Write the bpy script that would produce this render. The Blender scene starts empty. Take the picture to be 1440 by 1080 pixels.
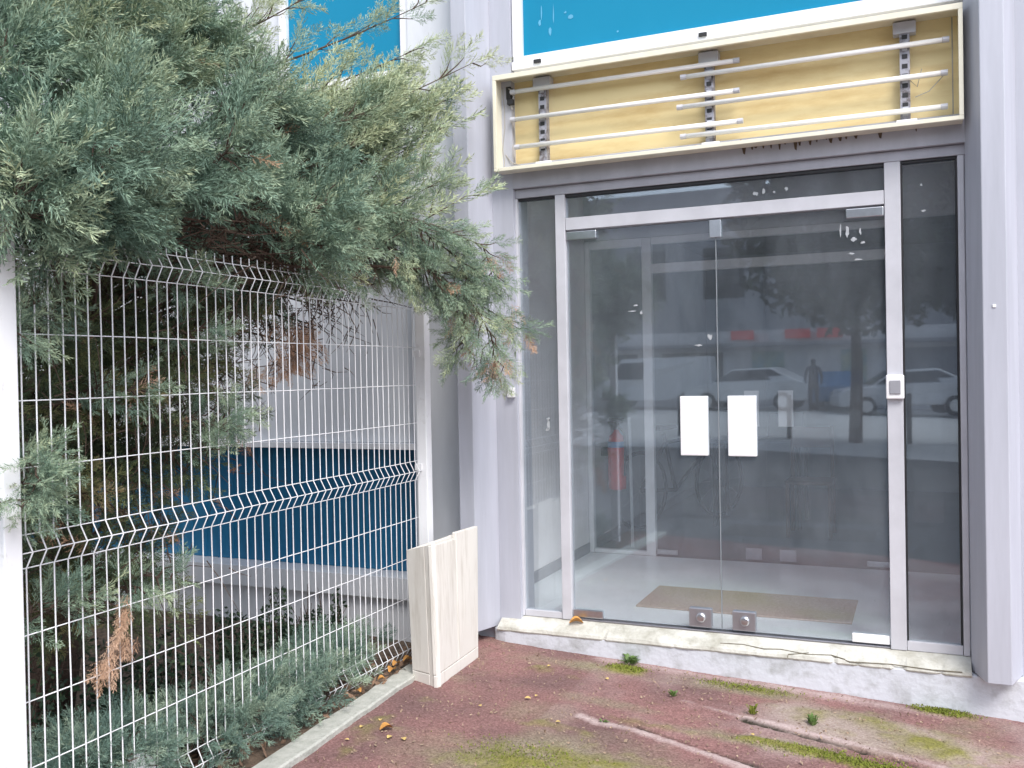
import bpy, math, random
import numpy as np
from mathutils import Matrix, Vector
S = bpy.context.scene
COL = S.collection
rng = np.random.default_rng(11)
random.seed(4)
# ------------------------------------------------------------------ camera
cam = bpy.data.objects.new('camera', bpy.data.cameras.new('camera')); COL.objects.link(cam)
cr, cu, cf = (0.91704, 0.398338, -0.019102), (0.012916, 0.018207, 0.999751), (-0.398587, 0.917058, -0.011552)
cam.matrix_world = Matrix(((cr[0], cu[0], -cf[0], 2.45538), (cr[1], cu[1], -cf[1], -1.99454),
                           (cr[2], cu[2], -cf[2], 1.45479), (0, 0, 0, 1)))
cam.data.sensor_width = 36; cam.data.lens = 1328.76 / 1440 * 36
cam.data.clip_start = 0.05; cam.data.clip_end = 500
S.camera = cam
# ------------------------------------------------------------------ world + sun
W = bpy.data.worlds.new('World'); S.world = W; W.use_nodes = True
nt = W.node_tree; bg = nt.nodes['Background']
sky = nt.nodes.new('ShaderNodeTexSky'); sky.sky_type = 'NISHITA'; sky.sun_disc = False
SUN_EL, SUN_AZ = math.radians(50), math.radians(138)     # azimuth clockwise from +Y
sky.sun_elevation = SUN_EL; sky.sun_rotation = SUN_AZ
hs = nt.nodes.new('ShaderNodeHueSaturation'); hs.inputs['Saturation'].default_value = 0.42
nt.links.new(sky.outputs[0], hs.inputs['Color']); nt.links.new(hs.outputs[0], bg.inputs[0])
bg.inputs[1].default_value = 0.15
sl = bpy.data.lights.new('sun', 'SUN'); sl.energy = 1.5; sl.angle = math.radians(26); sl.color = (1, .96, .92)
so = bpy.data.objects.new('sun', sl); COL.objects.link(so)
sd = Vector((math.sin(SUN_AZ) * math.cos(SUN_EL), math.cos(SUN_AZ) * math.cos(SUN_EL), math.sin(SUN_EL)))
so.rotation_euler = sd.to_track_quat('Z', 'Y').to_euler(); so.location = (6, -6, 12)
S.view_settings.view_transform = 'Standard'; S.view_settings.look = 'None'
S.view_settings.exposure = 1.15; S.view_settings.gamma = 1
S.cycles.max_bounces = 10; S.cycles.transparent_max_bounces = 16
S.cycles.use_denoising = True

# ------------------------------------------------------------------ materials
def mat(name, col, rough=.6, var=.12, scale=6, metal=0, bump=0, bscale=60, col2=None, stretch=(1, 1, 1), spec=.5, thresh=None):
    m = bpy.data.materials.new(name); m.use_nodes = True
    n = m.node_tree.nodes; l = m.node_tree.links; b = n['Principled BSDF']
    b.inputs['Roughness'].default_value = rough; b.inputs['Metallic'].default_value = metal
    b.inputs['Specular IOR Level'].default_value = spec
    tc = n.new('ShaderNodeTexCoord'); mp = n.new('ShaderNodeMapping'); mp.inputs['Scale'].default_value = stretch
    ge = n.new('ShaderNodeNewGeometry'); l.new(ge.outputs['Position'], mp.inputs['Vector'])
    no = n.new('ShaderNodeTexNoise'); no.inputs['Scale'].default_value = scale; no.inputs['Detail'].default_value = 6
    no.inputs['Roughness'].default_value = .65
    l.new(mp.outputs[0], no.inputs['Vector'])
    rp = n.new('ShaderNodeValToRGB'); l.new(no.outputs['Fac'], rp.inputs[0])
    lo, hi = (.32, .68) if thresh is None else thresh
    rp.color_ramp.elements[0].position = lo; rp.color_ramp.elements[1].position = hi
    c2 = col2 if col2 else tuple(c * (1 + var) for c in col); c1 = col if col2 else tuple(c * (1 - var) for c in col)
    rp.color_ramp.elements[0].color = (*c1, 1); rp.color_ramp.elements[1].color = (*c2, 1)
    l.new(rp.outputs[0], b.inputs['Base Color'])
    if bump:
        n2 = n.new('ShaderNodeTexNoise'); n2.inputs['Scale'].default_value = bscale; n2.inputs['Detail'].default_value = 5
        l.new(mp.outputs[0], n2.inputs['Vector'])
        bp = n.new('ShaderNodeBump'); bp.inputs['Strength'].default_value = bump; bp.inputs['Distance'].default_value = .01
        l.new(n2.outputs['Fac'], bp.inputs['Height']); l.new(bp.outputs[0], b.inputs['Normal'])
    return m
def attr_mat(name, stops, rough=.6, attr='tint', bump=0):
    m = bpy.data.materials.new(name); m.use_nodes = True
    n = m.node_tree.nodes; l = m.node_tree.links; b = n['Principled BSDF']
    b.inputs['Roughness'].default_value = rough; b.inputs['Specular IOR Level'].default_value = .25
    a = n.new('ShaderNodeAttribute'); a.attribute_name = attr
    rp = n.new('ShaderNodeValToRGB'); l.new(a.outputs['Fac'], rp.inputs[0])
    e = rp.color_ramp.elements
    while len(e) < len(stops): e.new(.5)
    for k, (p, c) in enumerate(stops): e[k].position = p; e[k].color = (*c, 1)
    l.new(rp.outputs[0], b.inputs['Base Color'])
    return m
def glass_mat(name, refl=.14, tint=(.86, .91, .93), dust=.05):
    m = bpy.data.materials.new(name); m.use_nodes = True
    n = m.node_tree.nodes; l = m.node_tree.links; n.remove(n['Principled BSDF']); out = n['Material Output']
    tr = n.new('ShaderNodeBsdfTransparent'); tr.inputs[0].default_value = (*tint, 1)
    gl = n.new('ShaderNodeBsdfGlossy'); gl.inputs['Roughness'].default_value = .017; gl.inputs[0].default_value = (.80, .90, 1, 1)
    g0 = n.new('ShaderNodeNewGeometry'); dt = n.new('ShaderNodeVectorMath'); dt.operation = 'DOT_PRODUCT'
    l.new(g0.outputs['Incoming'], dt.inputs[0]); l.new(g0.outputs['Normal'], dt.inputs[1])
    def mth(op, a, b):
        q = n.new('ShaderNodeMath'); q.operation = op; q.use_clamp = True
        for k, v in enumerate((a, b)):
            if v is None: continue
            if isinstance(v, float): q.inputs[k].default_value = v
            else: l.new(v, q.inputs[k])
        return q.outputs[0]
    sch = mth('POWER', mth('SUBTRACT', 1.0, mth('ABSOLUTE', dt.outputs['Value'], None)), 5.0)     # Schlick, same from both sides
    ad = type('o', (), {'outputs': [mth('ADD', mth('MULTIPLY', sch, 1 - refl), refl)]})
    mx = n.new('ShaderNodeMixShader'); l.new(ad.outputs[0], mx.inputs[0]); l.new(tr.outputs[0], mx.inputs[1]); l.new(gl.outputs[0], mx.inputs[2])
    df = n.new('ShaderNodeBsdfDiffuse'); df.inputs[0].default_value = (.66, .72, .80, 1)
    ge = n.new('ShaderNodeNewGeometry'); mp = n.new('ShaderNodeMapping'); mp.inputs['Scale'].default_value = (3, 3, 1.1)
    no = n.new('ShaderNodeTexNoise'); no.inputs['Scale'].default_value = 1.6; no.inputs['Detail'].default_value = 7; no.inputs['Roughness'].default_value = .7
    l.new(ge.outputs['Position'], mp.inputs[0]); l.new(mp.outputs[0], no.inputs['Vector'])
    mr = n.new('ShaderNodeMapRange'); mr.inputs[1].default_value = .3; mr.inputs[2].default_value = .75
    mr.inputs[3].default_value = dust * .45; mr.inputs[4].default_value = dust * 1.6
    l.new(no.outputs['Fac'], mr.inputs[0])
    m2 = n.new('ShaderNodeMixShader'); l.new(mr.outputs[0], m2.inputs[0]); l.new(mx.outputs[0], m2.inputs[1]); l.new(df.outputs[0], m2.inputs[2])
    l.new(m2.outputs[0], out.inputs[0])
    return m
M = {}
M['wall'] = mat('lavender_cladding', (.45, .46, .52), .45, .10, 3.5, bump=.03, bscale=25, stretch=(2.5, 2.5, .22))
M['baywall'] = mat('lightened_bay_cladding', (.68, .69, .72), .5, .07, 3, stretch=(2, 2, .4))  # pale bay cladding, lightened beyond the rest to offset the shade there
M['wall2'] = mat('grey_cladding', (.50, .51, .56), .5, .07, 2.5, stretch=(1, 1, .35))
M['frame'] = mat('painted_aluminium', (.55, .55, .59), .35, .09, 4)
M['iframe'] = mat('inner_aluminium', (.80, .80, .82), .35, .05, 9)
M['wframe'] = mat('white_window_frame', (.80, .80, .82), .35, .04, 6)
M['sealm'] = mat('clear_seal', (.26, .28, .30), .4)
M['dark'] = mat('black_rubber', (.02, .02, .022), .6)
M['blue'] = mat('blue_panel', (.005, .215, .37), .25, .06, 1.6, col2=(.008, .23, .39), stretch=(1, 1, .5), spec=.2)
M['blued'] = mat('dark_blue_panel', (.018, .15, .29), .4, .12, 3)
M['plinth'] = mat('painted_plinth', (.40, .41, .42), .8, .1, 9, bump=.4, bscale=30, col2=(.60, .62, .67), thresh=(.30, .52))
M['sill'] = mat('worn_stone', (.34, .325, .27), .85, .2, 8, bump=.5, bscale=45, col2=(.56, .55, .50), thresh=(.30, .56))
M['lint'] = mat('grey_lintel', (.40, .40, .44), .5, .1, 7, stretch=(1, 1, .4))
M['glass'] = glass_mat('dusty_glass', .115, (.965, .985, .99), .048)
M['iglass'] = glass_mat('inner_glass', .03, (.95, .97, .975), .015)
M['steel'] = mat('brushed_steel', (.62, .63, .66), .28, .08, 30, metal=1)
M['whiteplate'] = mat('white_plate', (.86, .85, .86), .4, .03)
M['cream'] = mat('cream_enamel', (.78, .74, .60), .4, .07, 8)
M['yellow'] = mat('yellowed_back', (.60, .41, .16), .6, .10, 2.0, col2=(.82, .67, .36), stretch=(1, 1, 4), thresh=(.2, .55))
M['tube'] = mat('fluorescent_tube', (.86, .85, .84), .2, .03)
M['bracket'] = mat('grey_bracket', (.12, .10, .10), .6, .35, 22, col2=(.38, .38, .43), thresh=(.38, .55))
M['cable'] = mat('grey_cable', (.35, .33, .30), .6)
M['debris'] = mat('debris_mix', (.30, .17, .08), .9, .2, 40, col2=(.75, .66, .52), thresh=(.4, .6))
M['crackline'] = mat('crack_dirt', (.16, .14, .10), .9, .3, 30)
M['grime'] = mat('rust_debris', (.10, .07, .045), .9, .4, 40)
M['fence'] = mat('white_fence_coat', (.62, .61, .60), .45, .05, 16, col2=(.84, .84, .86), thresh=(.22, .40))
M['box'] = mat('pale_painted_wood', (.58, .54, .48), .75, .06, 4, col2=(.74, .71, .66), stretch=(5, 5, .6), thresh=(.28, .5), bump=.15, bscale=20)
M['kerb'] = mat('old_concrete', (.36, .37, .33), .9, .12, 18, bump=.5, bscale=90, col2=(.50, .50, .46))
M['soil'] = mat('soil_litter', (.05, .036, .026), .95, .3, 25, bump=1, bscale=60, col2=(.17, .12, .085))
M['ifloor'] = mat('grey_tiles', (.80, .84, .88), .3, .08, 3)
M['lobby'] = mat('lobby_plaster', (.82, .79, .81), .8, .06, 3)
M['ifloor2'] = mat('dark_floor', (.16, .165, .18), .4, .1, 3)
M['iwall'] = mat('plaster', (.50, .51, .54), .8, .08, 3)
M['ceil'] = mat('ceiling_paint', (.30, .30, .32), .8)
M['mat'] = mat('coir_mat', (.48, .37, .30), .95, .2, 60, bump=.8, bscale=250)
M['red'] = mat('red_enamel', (.85, .06, .045), .35)
M['lblue'] = mat('blue_label', (.10, .26, .50), .5)
M['black'] = mat('black_metal', (.02, .02, .022), .45)
M['wood'] = mat('brown_wood', (.16, .08, .05), .6, .2, 8)
M['greyplastic'] = mat('grey_plastic', (.30, .30, .33), .5)
M['bark'] = mat('brown_bark', (.085, .055, .04), .9, .3, 30, bump=.8, bscale=80)
M['leafor'] = mat('orange_leaf', (.50, .24, .06), .7, .3, 60)
M['leafye'] = mat('yellow_leaf', (.62, .45, .16), .7, .3, 60)
M['weed'] = mat('weed_leaf', (.10, .17, .04), .6, .3, 60)
M['moss'] = mat('moss', (.09, .115, .012), .95, .3, 90, col2=(.25, .28, .04))
M['paper'] = mat('crumpled_paper', (.80, .80, .82), .7, .05)
M['dleaf'] = attr_mat('dark_leaves', [(0, (.018, .035, .02)), (.6, (.035, .06, .035)), (1, (.09, .13, .06))], .4)
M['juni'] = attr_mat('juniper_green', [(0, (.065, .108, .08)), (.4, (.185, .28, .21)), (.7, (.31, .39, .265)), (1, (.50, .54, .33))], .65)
M['junk'] = attr_mat('juniper_dull', [(0, (.04, .058, .036)), (.45, (.09, .125, .068)), (.75, (.19, .21, .085)), (1, (.27, .21, .11))], .7)
M['junb'] = attr_mat('ground_juniper', [(0, (.06, .11, .09)), (.5, (.16, .25, .205)), (1, (.36, .43, .31))], .65)
M['deadf'] = attr_mat('dead_foliage', [(0, (.28, .15, .085)), (.5, (.50, .31, .20)), (1, (.68, .48, .35))], .8)
M['tleaf'] = attr_mat('street_leaves', [(0, (.012, .025, .012)), (1, (.05, .09, .03))], .6)
M['road'] = mat('road_asphalt', (.085, .085, .09), .85, .12, .6)
M['pave'] = mat('far_paving', (.55, .55, .55), .85, .1, 1)
M['shopwall'] = mat('far_render', (.74, .73, .75), .8, .06, .5)
M['shopgrey'] = mat('far_upper_wall', (.30, .31, .34), .8, .08, .3)
M['shopred'] = mat('far_red_sign', (.85, .05, .05), .5)
M['darkglass'] = mat('dark_window', (.03, .04, .05), .08, .1, 1, spec=.8)
M['poster'] = mat('poster_blue', (.16, .40, .55), .5, .3, 2, col2=(.6, .6, .35))
M['carwhite'] = mat('car_white', (.75, .76, .78), .2, .02)
M['carsilver'] = mat('car_silver', (.62, .63, .66), .25, .03)
M['carblue'] = mat('car_blue', (.06, .20, .40), .2, .03)
M['tyre'] = mat('tyre', (.02, .02, .02), .8)
M['cloth'] = mat('dark_cloth', (.02, .022, .035), .9)
M['skin'] = mat('skin', (.5, .3, .22), .6)

# ------------------------------------------------------------------ mesh helpers
class MB:
    def __init__(s): s.v = []; s.f = []
    def add(s, vs, fs):
        o = len(s.v); s.v += [tuple(map(float, p)) for p in vs]; s.f += [tuple(i + o for i in f) for f in fs]; return s
    def box(s, x0, x1, y0, y1, z0, z1):
        return s.add([(x0, y0, z0), (x1, y0, z0), (x1, y1, z0), (x0, y1, z0), (x0, y0, z1), (x1, y0, z1), (x1, y1, z1), (x0, y1, z1)],
                     [(0, 3, 2, 1), (4, 5, 6, 7), (0, 1, 5, 4), (1, 2, 6, 5), (2, 3, 7, 6), (3, 0, 4, 7)])
    def prism(s, poly, z0, z1):          # polygon (x,y) extruded in z (z0 may be list)
        n = len(poly); a = [(x, y, z0) for x, y in poly]; b = [(x, y, z1) for x, y in poly]
        return s.add(a + b, [tuple(range(n))[::-1], tuple(range(n, 2 * n))] + [(i, (i + 1) % n, n + (i + 1) % n, n + i) for i in range(n)])
    def prismx(s, poly, x0, x1):         # polygon (y,z) extruded along x
        n = len(poly); a = [(x0, y, z) for y, z in poly]; b = [(x1, y, z) for y, z in poly]
        return s.add(a + b, [tuple(range(n)), tuple(range(n, 2 * n))[::-1]] + [(i, n + i, n + (i + 1) % n, (i + 1) % n) for i in range(n)])
    def hexa(s, b, t):                   # four bottom and four top corners
        return s.add(list(b) + list(t), [(0, 3, 2, 1), (4, 5, 6, 7), (0, 1, 5, 4), (1, 2, 6, 5), (2, 3, 7, 6), (3, 0, 4, 7)])
    def tube(s, pts, r, n=8, cap=True):
        pts = [Vector(p) for p in pts]; rs = r if isinstance(r, (list, tuple)) else [r] * len(pts)
        vs = []; fs = []
        t0 = (pts[1] - pts[0]).normalized(); a = t0.orthogonal().normalized()
        for k, p in enumerate(pts):
            t = ((pts[min(k + 1, len(pts) - 1)]) - pts[max(k - 1, 0)]).normalized()
            a = (a - t * a.dot(t)).normalized(); b = t.cross(a)
            for j in range(n):
                th = 2 * math.pi * j / n; vs.append(p + (a * math.cos(th) + b * math.sin(th)) * rs[k])
        for k in range(len(pts) - 1):
            for j in range(n):
                fs.append((k * n + j, k * n + (j + 1) % n, (k + 1) * n + (j + 1) % n, (k + 1) * n + j))
        if cap: fs += [tuple(range(n))[::-1], tuple(range((len(pts) - 1) * n, len(pts) * n))]
        return s.add(vs, fs)
    def lathe(s, prof, c, n=20):
        vs = [(c[0] + r * math.cos(2 * math.pi * j / n), c[1] + r * math.sin(2 * math.pi * j / n), c[2] + z) for r, z in prof for j in range(n)]
        fs = [(k * n + j, k * n + (j + 1) % n, (k + 1) * n + (j + 1) % n, (k + 1) * n + j) for k in range(len(prof) - 1) for j in range(n)]
        return s.add(vs, fs + [tuple(range(n))[::-1], tuple(range((len(prof) - 1) * n, len(prof) * n))])
    def each(s, name, m, parent=None, bevel=0, smooth=False):     # every connected piece an object of its own
        par = list(range(len(s.v)))
        def fd(i):
            while par[i] != i: par[i] = par[par[i]]; i = par[i]
            return i
        for f in s.f:
            for q in f[1:]: par[fd(q)] = fd(f[0])
        gr = {}
        for f in s.f: gr.setdefault(fd(f[0]), []).append(f)
        out = []
        for fs in gr.values():
            ids = sorted({i for f in fs for i in f}); mp = {i: k for k, i in enumerate(ids)}
            b = MB(); b.v = [s.v[i] for i in ids]; b.f = [tuple(mp[i] for i in f) for f in fs]; out.append(b.build(name, m, parent, bevel, smooth))
        return out
    def build(s, name, m, parent=None, bevel=0, smooth=False):
        v = np.array(s.v); c = (v.min(0) + v.max(0)) / 2; c[2] = v[:, 2].min()
        me = bpy.data.meshes.new(name); me.from_pydata([tuple(p) for p in (v - c)], [], s.f); me.update()
        return link(name, me, m, c, parent, bevel, smooth)
def wloc(o):
    p = Vector(o.location)
    while o.parent: o = o.parent; p += Vector(o.location)
    return p
def link(name, me, m, c, parent=None, bevel=0, smooth=False):
    me.materials.append(m)
    o = bpy.data.objects.new(name, me); COL.objects.link(o)
    if parent is not None: o.parent = parent; o.location = Vector(c) - wloc(parent)
    else: o.location = c
    if smooth: me.shade_smooth()
    if bevel:
        b = o.modifiers.new('bevel', 'BEVEL'); b.width = bevel; b.segments = 2; b.limit_method = 'ANGLE'; b.angle_limit = .7
    return o
def tag(o, label=None, cat=None, group=None, kind=None):
    if label: o['label'] = label
    if cat: o['category'] = cat
    if group: o['group'] = group
    if kind: o['kind'] = kind
    return o
def thing(name, loc, label, cat, group=None):
    o = bpy.data.objects.new(name, None); COL.objects.link(o); o.location = loc; o.empty_display_size = .1
    return tag(o, label, cat, group)
def B(name, m, parent, *b, bevel=.002): return MB().box(*b).build(name, M[m], parent, bevel)
def np_mesh(name, verts, faces, m, parent=None, attr=None, smooth=False):
    v = np.asarray(verts, np.float32); f = np.asarray(faces, np.int32); k = f.shape[1]
    c = (v.min(0) + v.max(0)) / 2; c[2] = v[:, 2].min()
    me = bpy.data.meshes.new(name); me.vertices.add(len(v)); me.vertices.foreach_set('co', (v - c).ravel())
    me.loops.add(f.size); me.loops.foreach_set('vertex_index', f.ravel())
    me.polygons.add(len(f)); me.polygons.foreach_set('loop_start', np.arange(0, f.size, k, dtype=np.int32))
    me.update(calc_edges=True)
    for a, d in (attr or {}).items():
        me.attributes.new(a, 'FLOAT', 'POINT').data.foreach_set('value', np.asarray(d, np.float32))
    return link(name, me, m, [float(q) for q in c], parent, 0, smooth)
YF = 2.855
def gz(x): return -.012 - .045 * np.clip(x, -1, 4)
# cheap tileable value noise in numpy
def vnoise(x, y, seed):
    r = np.random.default_rng(seed).random((64, 64))
    xi = np.floor(x).astype(int); yi = np.floor(y).astype(int); fx = x - xi; fy = y - yi
    fx = fx * fx * (3 - 2 * fx); fy = fy * fy * (3 - 2 * fy); g = lambda a, b: r[a % 64, b % 64]
    return (g(xi, yi) * (1 - fx) + g(xi + 1, yi) * fx) * (1 - fy) + (g(xi, yi + 1) * (1 - fx) + g(xi + 1, yi + 1) * fx) * fy
def fbm(x, y, seed, o=4):
    return sum(vnoise(x * 2 ** k, y * 2 ** k, seed + k) * .5 ** (k + 1) for k in range(o)) / (1 - .5 ** o)

# ------------------------------------------------------------------ ground
def seg_d(x, y, pts):
    d = np.full(x.shape, 9.)
    for (ax, ay), (bx, by) in zip(pts[:-1], pts[1:]):
        t = np.clip(((x - ax) * (bx - ax) + (y - ay) * (by - ay)) / ((bx - ax) ** 2 + (by - ay) ** 2), 0, 1)
        d = np.minimum(d, np.hypot(x - ax - t * (bx - ax), y - ay - t * (by - ay)))
    return d
def forecourt():
    xs = np.concatenate([np.arange(.10, 3.4, .0125), np.arange(3.5, 14, .5)]); ys = np.concatenate([np.arange(-.6, .6, .2), np.arange(.6, 2.80, .0125)])
    X, Y = np.meshgrid(xs, ys, indexing='ij')
    n1 = fbm(X * 3.1, Y * 3.1, 3); n2 = fbm(X * 14, Y * 14, 9); n3 = fbm(X * 40, Y * 40, 21, 3)
    moss = np.zeros_like(X)
    for cx, cy, rx, ry, a in [(1.06, 2.61, .10, .05, 1.2), (1.05, 2.56, .12, .05, .9), (1.65, 2.60, .24, .055, .75), (1.30, 1.40, .34, .30, .72), (1.0, 1.30, .3, .22, .7),
                              (2.05, 1.96, .22, .05, 1.1), (1.80, 1.98, .2, .05, .75), (2.30, 1.93, .25, .06, 1.15), (2.52, 2.69, .13, .05, 1.25), (2.2, 2.42, .35, .12, .55),
                              (2.5, 2.25, .25, .2, .6), (.75, 2.4, .2, .12, .4), (1.4, 1.95, .3, .06, .5), (1.0, 1.75, .2, .06, .6), (1.85, 1.55, .3, .15, .55), (.33, 1.3, .08, .5, .35), (1.3, 2.2, .25, .06, .4)]:
        moss = np.maximum(moss, a * np.exp(-((X - cx) / rx) ** 2 - ((Y - cy) / ry) ** 2))
    moss = np.clip((moss + (n1 - .5) * .55 + (n2 - .5) * .7 - .30) * 2.2, 0, 1)
    film = np.zeros_like(X)
    for cx, cy, rx, ry, a in [(1.25, 1.35, .55, .36, 1.1), (1.66, 2.58, .32, .10, .9), (2.1, 2.40, .35, .16, .75), (2.35, 2.28, .4, .22, .8), (1.85, 1.98, .5, .07, .8), (1.9, 1.5, .4, .2, .8), (1.2, 2.12, .5, .07, .5), (.8, 1.8, .35, .2, .35), (2.6, 2.55, .2, .2, .5), (.9, 2.55, .4, .08, .45)]:
        film = np.maximum(film, a * np.exp(-((X - cx) / rx) ** 2 - ((Y - cy) / ry) ** 2))
    film = np.clip((film + (n1 - .5) * .9 + (n2 - .5) * .35 - .16) * 1.9, 0, .9)
    wob = (n2 - .5) * .06
    pale = np.clip(1 - (seg_d(X, Y, [(1.06, 1.90), (1.30, 1.87), (1.69, 1.75), (2.05, 1.62)]) + wob) / .034, 0, 1) ** .6
    pale = np.maximum(pale, .5 * np.clip(1 - (seg_d(X, Y, [(1.42, 2.31), (1.66, 2.235), (1.97, 2.17), (2.31, 2.10), (2.7, 2.0)]) + wob) / .022, 0, 1))
    pale = np.maximum(pale, .55 * np.clip(1 - (seg_d(X, Y, [(.9, 2.70), (1.8, 2.69), (2.5, 2.66)]) + wob) / .06, 0, 1))
    pale = np.clip(pale + np.clip((n1 - .44) * 2.0, 0, .5) * (X > .9) * np.clip(X - .6, 0, 1), 0, 1)
    crack = np.clip(1 - (seg_d(X, Y, [(1.30, 1.91), (1.69, 1.79), (2.05, 1.66)]) + wob * .7) / .014, 0, 1)
    crack = np.maximum(crack, np.clip(1 - (seg_d(X, Y, [(1.72, 2.19), (1.97, 2.125), (2.31, 2.05), (2.6, 1.97)]) + wob) / .016, 0, 1))
    Z = gz(X) + (n1 - .5) * .012 + (n3 - .5) * .006 + moss * .008 - crack * .012 + pale * .003
    Z = np.where(Y > 2.735, Z + .0, Z)
    nx, ny = X.shape; idx = np.arange(nx * ny).reshape(nx, ny)
    f = np.stack([idx[:-1, :-1], idx[1:, :-1], idx[1:, 1:], idx[:-1, 1:]], -1).reshape(-1, 4)
    m = bpy.data.materials.new('maroon_asphalt'); m.use_nodes = True
    n = m.node_tree.nodes; l = m.node_tree.links; b = n['Principled BSDF']; b.inputs['Roughness'].default_value = .9; b.inputs['Specular IOR Level'].default_value = .2
    ge = n.new('ShaderNodeNewGeometry'); no = n.new('ShaderNodeTexNoise'); no.inputs['Scale'].default_value = 95; no.inputs['Detail'].default_value = 6; no.inputs['Roughness'].default_value = .75
    l.new(ge.outputs['Position'], no.inputs['Vector'])
    rp = n.new('ShaderNodeValToRGB'); l.new(no.outputs['Fac'], rp.inputs[0]); e = rp.color_ramp.elements
    e[0].position = .30; e[0].color = (.125, .072, .067, 1); e[1].position = .70; e[1].color = (.40, .25, .235, 1)
    e2 = e.new(.5); e2.color = (.245, .142, .132, 1)
    nb = n.new('ShaderNodeTexNoise'); nb.inputs['Scale'].default_value = 2.2; nb.inputs['Detail'].default_value = 4; l.new(ge.outputs['Position'], nb.inputs['Vector'])
    mz = n.new('ShaderNodeMix'); mz.data_type = 'RGBA'; mz.blend_type = 'MULTIPLY'; mz.inputs[0].default_value = 1
    rb = n.new('ShaderNodeValToRGB'); rb.color_ramp.elements[0].position = .35; rb.color_ramp.elements[0].color = (.72, .74, .76, 1)
    rb.color_ramp.elements[1].position = .65; rb.color_ramp.elements[1].color = (1.1, 1.0, 1.0, 1); l.new(nb.outputs['Fac'], rb.inputs[0])
    l.new(rp.outputs[0], mz.inputs[6]); l.new(rb.outputs[0], mz.inputs[7])
    prev = mz.outputs[2]
    for at, c1, c2 in (('film', (.13, .105, .07), (.36, .31, .22)), ('pale', (.38, .27, .26), (.58, .48, .46)), ('moss', (.12, .115, .035), (.30, .28, .08)), ('crack', (.03, .025, .02), (.05, .045, .03))):
        a = n.new('ShaderNodeAttribute'); a.attribute_name = at
        r2 = n.new('ShaderNodeValToRGB'); l.new(no.outputs['Fac'], r2.inputs[0]); r2.color_ramp.elements[0].position = .35; r2.color_ramp.elements[1].position = .65
        r2.color_ramp.elements[0].color = (*c1, 1); r2.color_ramp.elements[1].color = (*c2, 1)
        mx = n.new('ShaderNodeMix'); mx.data_type = 'RGBA'; l.new(a.outputs['Fac'], mx.inputs[0]); l.new(prev, mx.inputs[6]); l.new(r2.outputs[0], mx.inputs[7]); prev = mx.outputs[2]
    l.new(prev, b.inputs['Base Color'])
    bp = n.new('ShaderNodeBump'); bp.inputs['Strength'].default_value = .8; bp.inputs['Distance'].default_value = .006
    l.new(no.outputs['Fac'], bp.inputs['Height']); l.new(bp.outputs[0], b.inputs['Normal'])
    tag(np_mesh('forecourt', np.stack([X, Y, Z], -1).reshape(-1, 3), f, m, attr={'film': film.ravel(), 'moss': moss.ravel(), 'pale': pale.ravel(), 'crack': crack.ravel()}, smooth=True), kind='structure')
forecourt()
# far ground sheets
def sheet(name, m, x0, x1, y0, y1, z, dx=2.0):
    xs = np.unique(np.concatenate([np.linspace(x0, x1, 12), np.clip([-1, 4], x0, x1)]))
    b = MB()
    for i, x in enumerate(xs): b.v += [(x, y0, float(gz(x)) + z), (x, y1, float(gz(x)) + z)]
    b.f = [(2 * i, 2 * i + 2, 2 * i + 3, 2 * i + 1) for i in range(len(xs) - 1)]
    return tag(b.build(name, M[m]), kind='structure')
sheet('earth', 'soil', -300, 300, -300, 300, -.12)
sheet('road', 'road', -80, 80, -9.5, -.6, -.012)
sheet('parking_pavement', 'pave', -80, 80, -40, -9.5, -.008)
# soil bed under the fence
def soil():
    xs = np.concatenate([np.arange(-9, -1.2, .3), np.arange(-1.2, .16, .03)]); ys = np.concatenate([np.arange(-.6, -.3, .1), np.arange(-.3, 2.9, .03)])
    X, Y = np.meshgrid(xs, ys, indexing='ij')
    Z = gz(np.maximum(X, 0)) + .006 + (fbm(X * 5, Y * 5, 40) - .5) * .05 - .24 * np.clip((-X - .05) / .45, 0, 1) * np.clip((Y - .6) / 1.4, 0, 1)
    nx, ny = X.shape; idx = np.arange(nx * ny).reshape(nx, ny)
    f = np.stack([idx[:-1, :-1], idx[1:, :-1], idx[1:, 1:], idx[:-1, 1:]], -1).reshape(-1, 4)
    tag(np_mesh('soil_bed', np.stack([X, Y, Z], -1).reshape(-1, 3), f, M['soil'], smooth=True), kind='structure')
soil()
kb = MB()
ky = np.linspace(-.6, 2.60, 40)
rows = []
for y in ky:
    xi = .135 + (.858 - y) * .0557 + rng.normal(0, .0015); xo = xi + .112 + rng.normal(0, .002); z = .004 + rng.normal(0, .0015)
    rows.append([(xi, y, -.1), (xi, y, z - .006), (xi + .008, y, z), (xo - .008, y, z), (xo, y, z - .006), (xo, y, -.1)])
kb.v = [p for r_ in rows for p in r_]
kb.f = [(6 * i + j, 6 * i + j + 1, 6 * i + 7 + j, 6 * i + 6 + j) for i in range(len(ky) - 1) for j in range(5)]
kb.f += [tuple(range(6)), tuple(range(6 * (len(ky) - 1), 6 * len(ky)))[::-1]]
tag(kb.build('kerb', M['kerb']), kind='structure')

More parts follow.
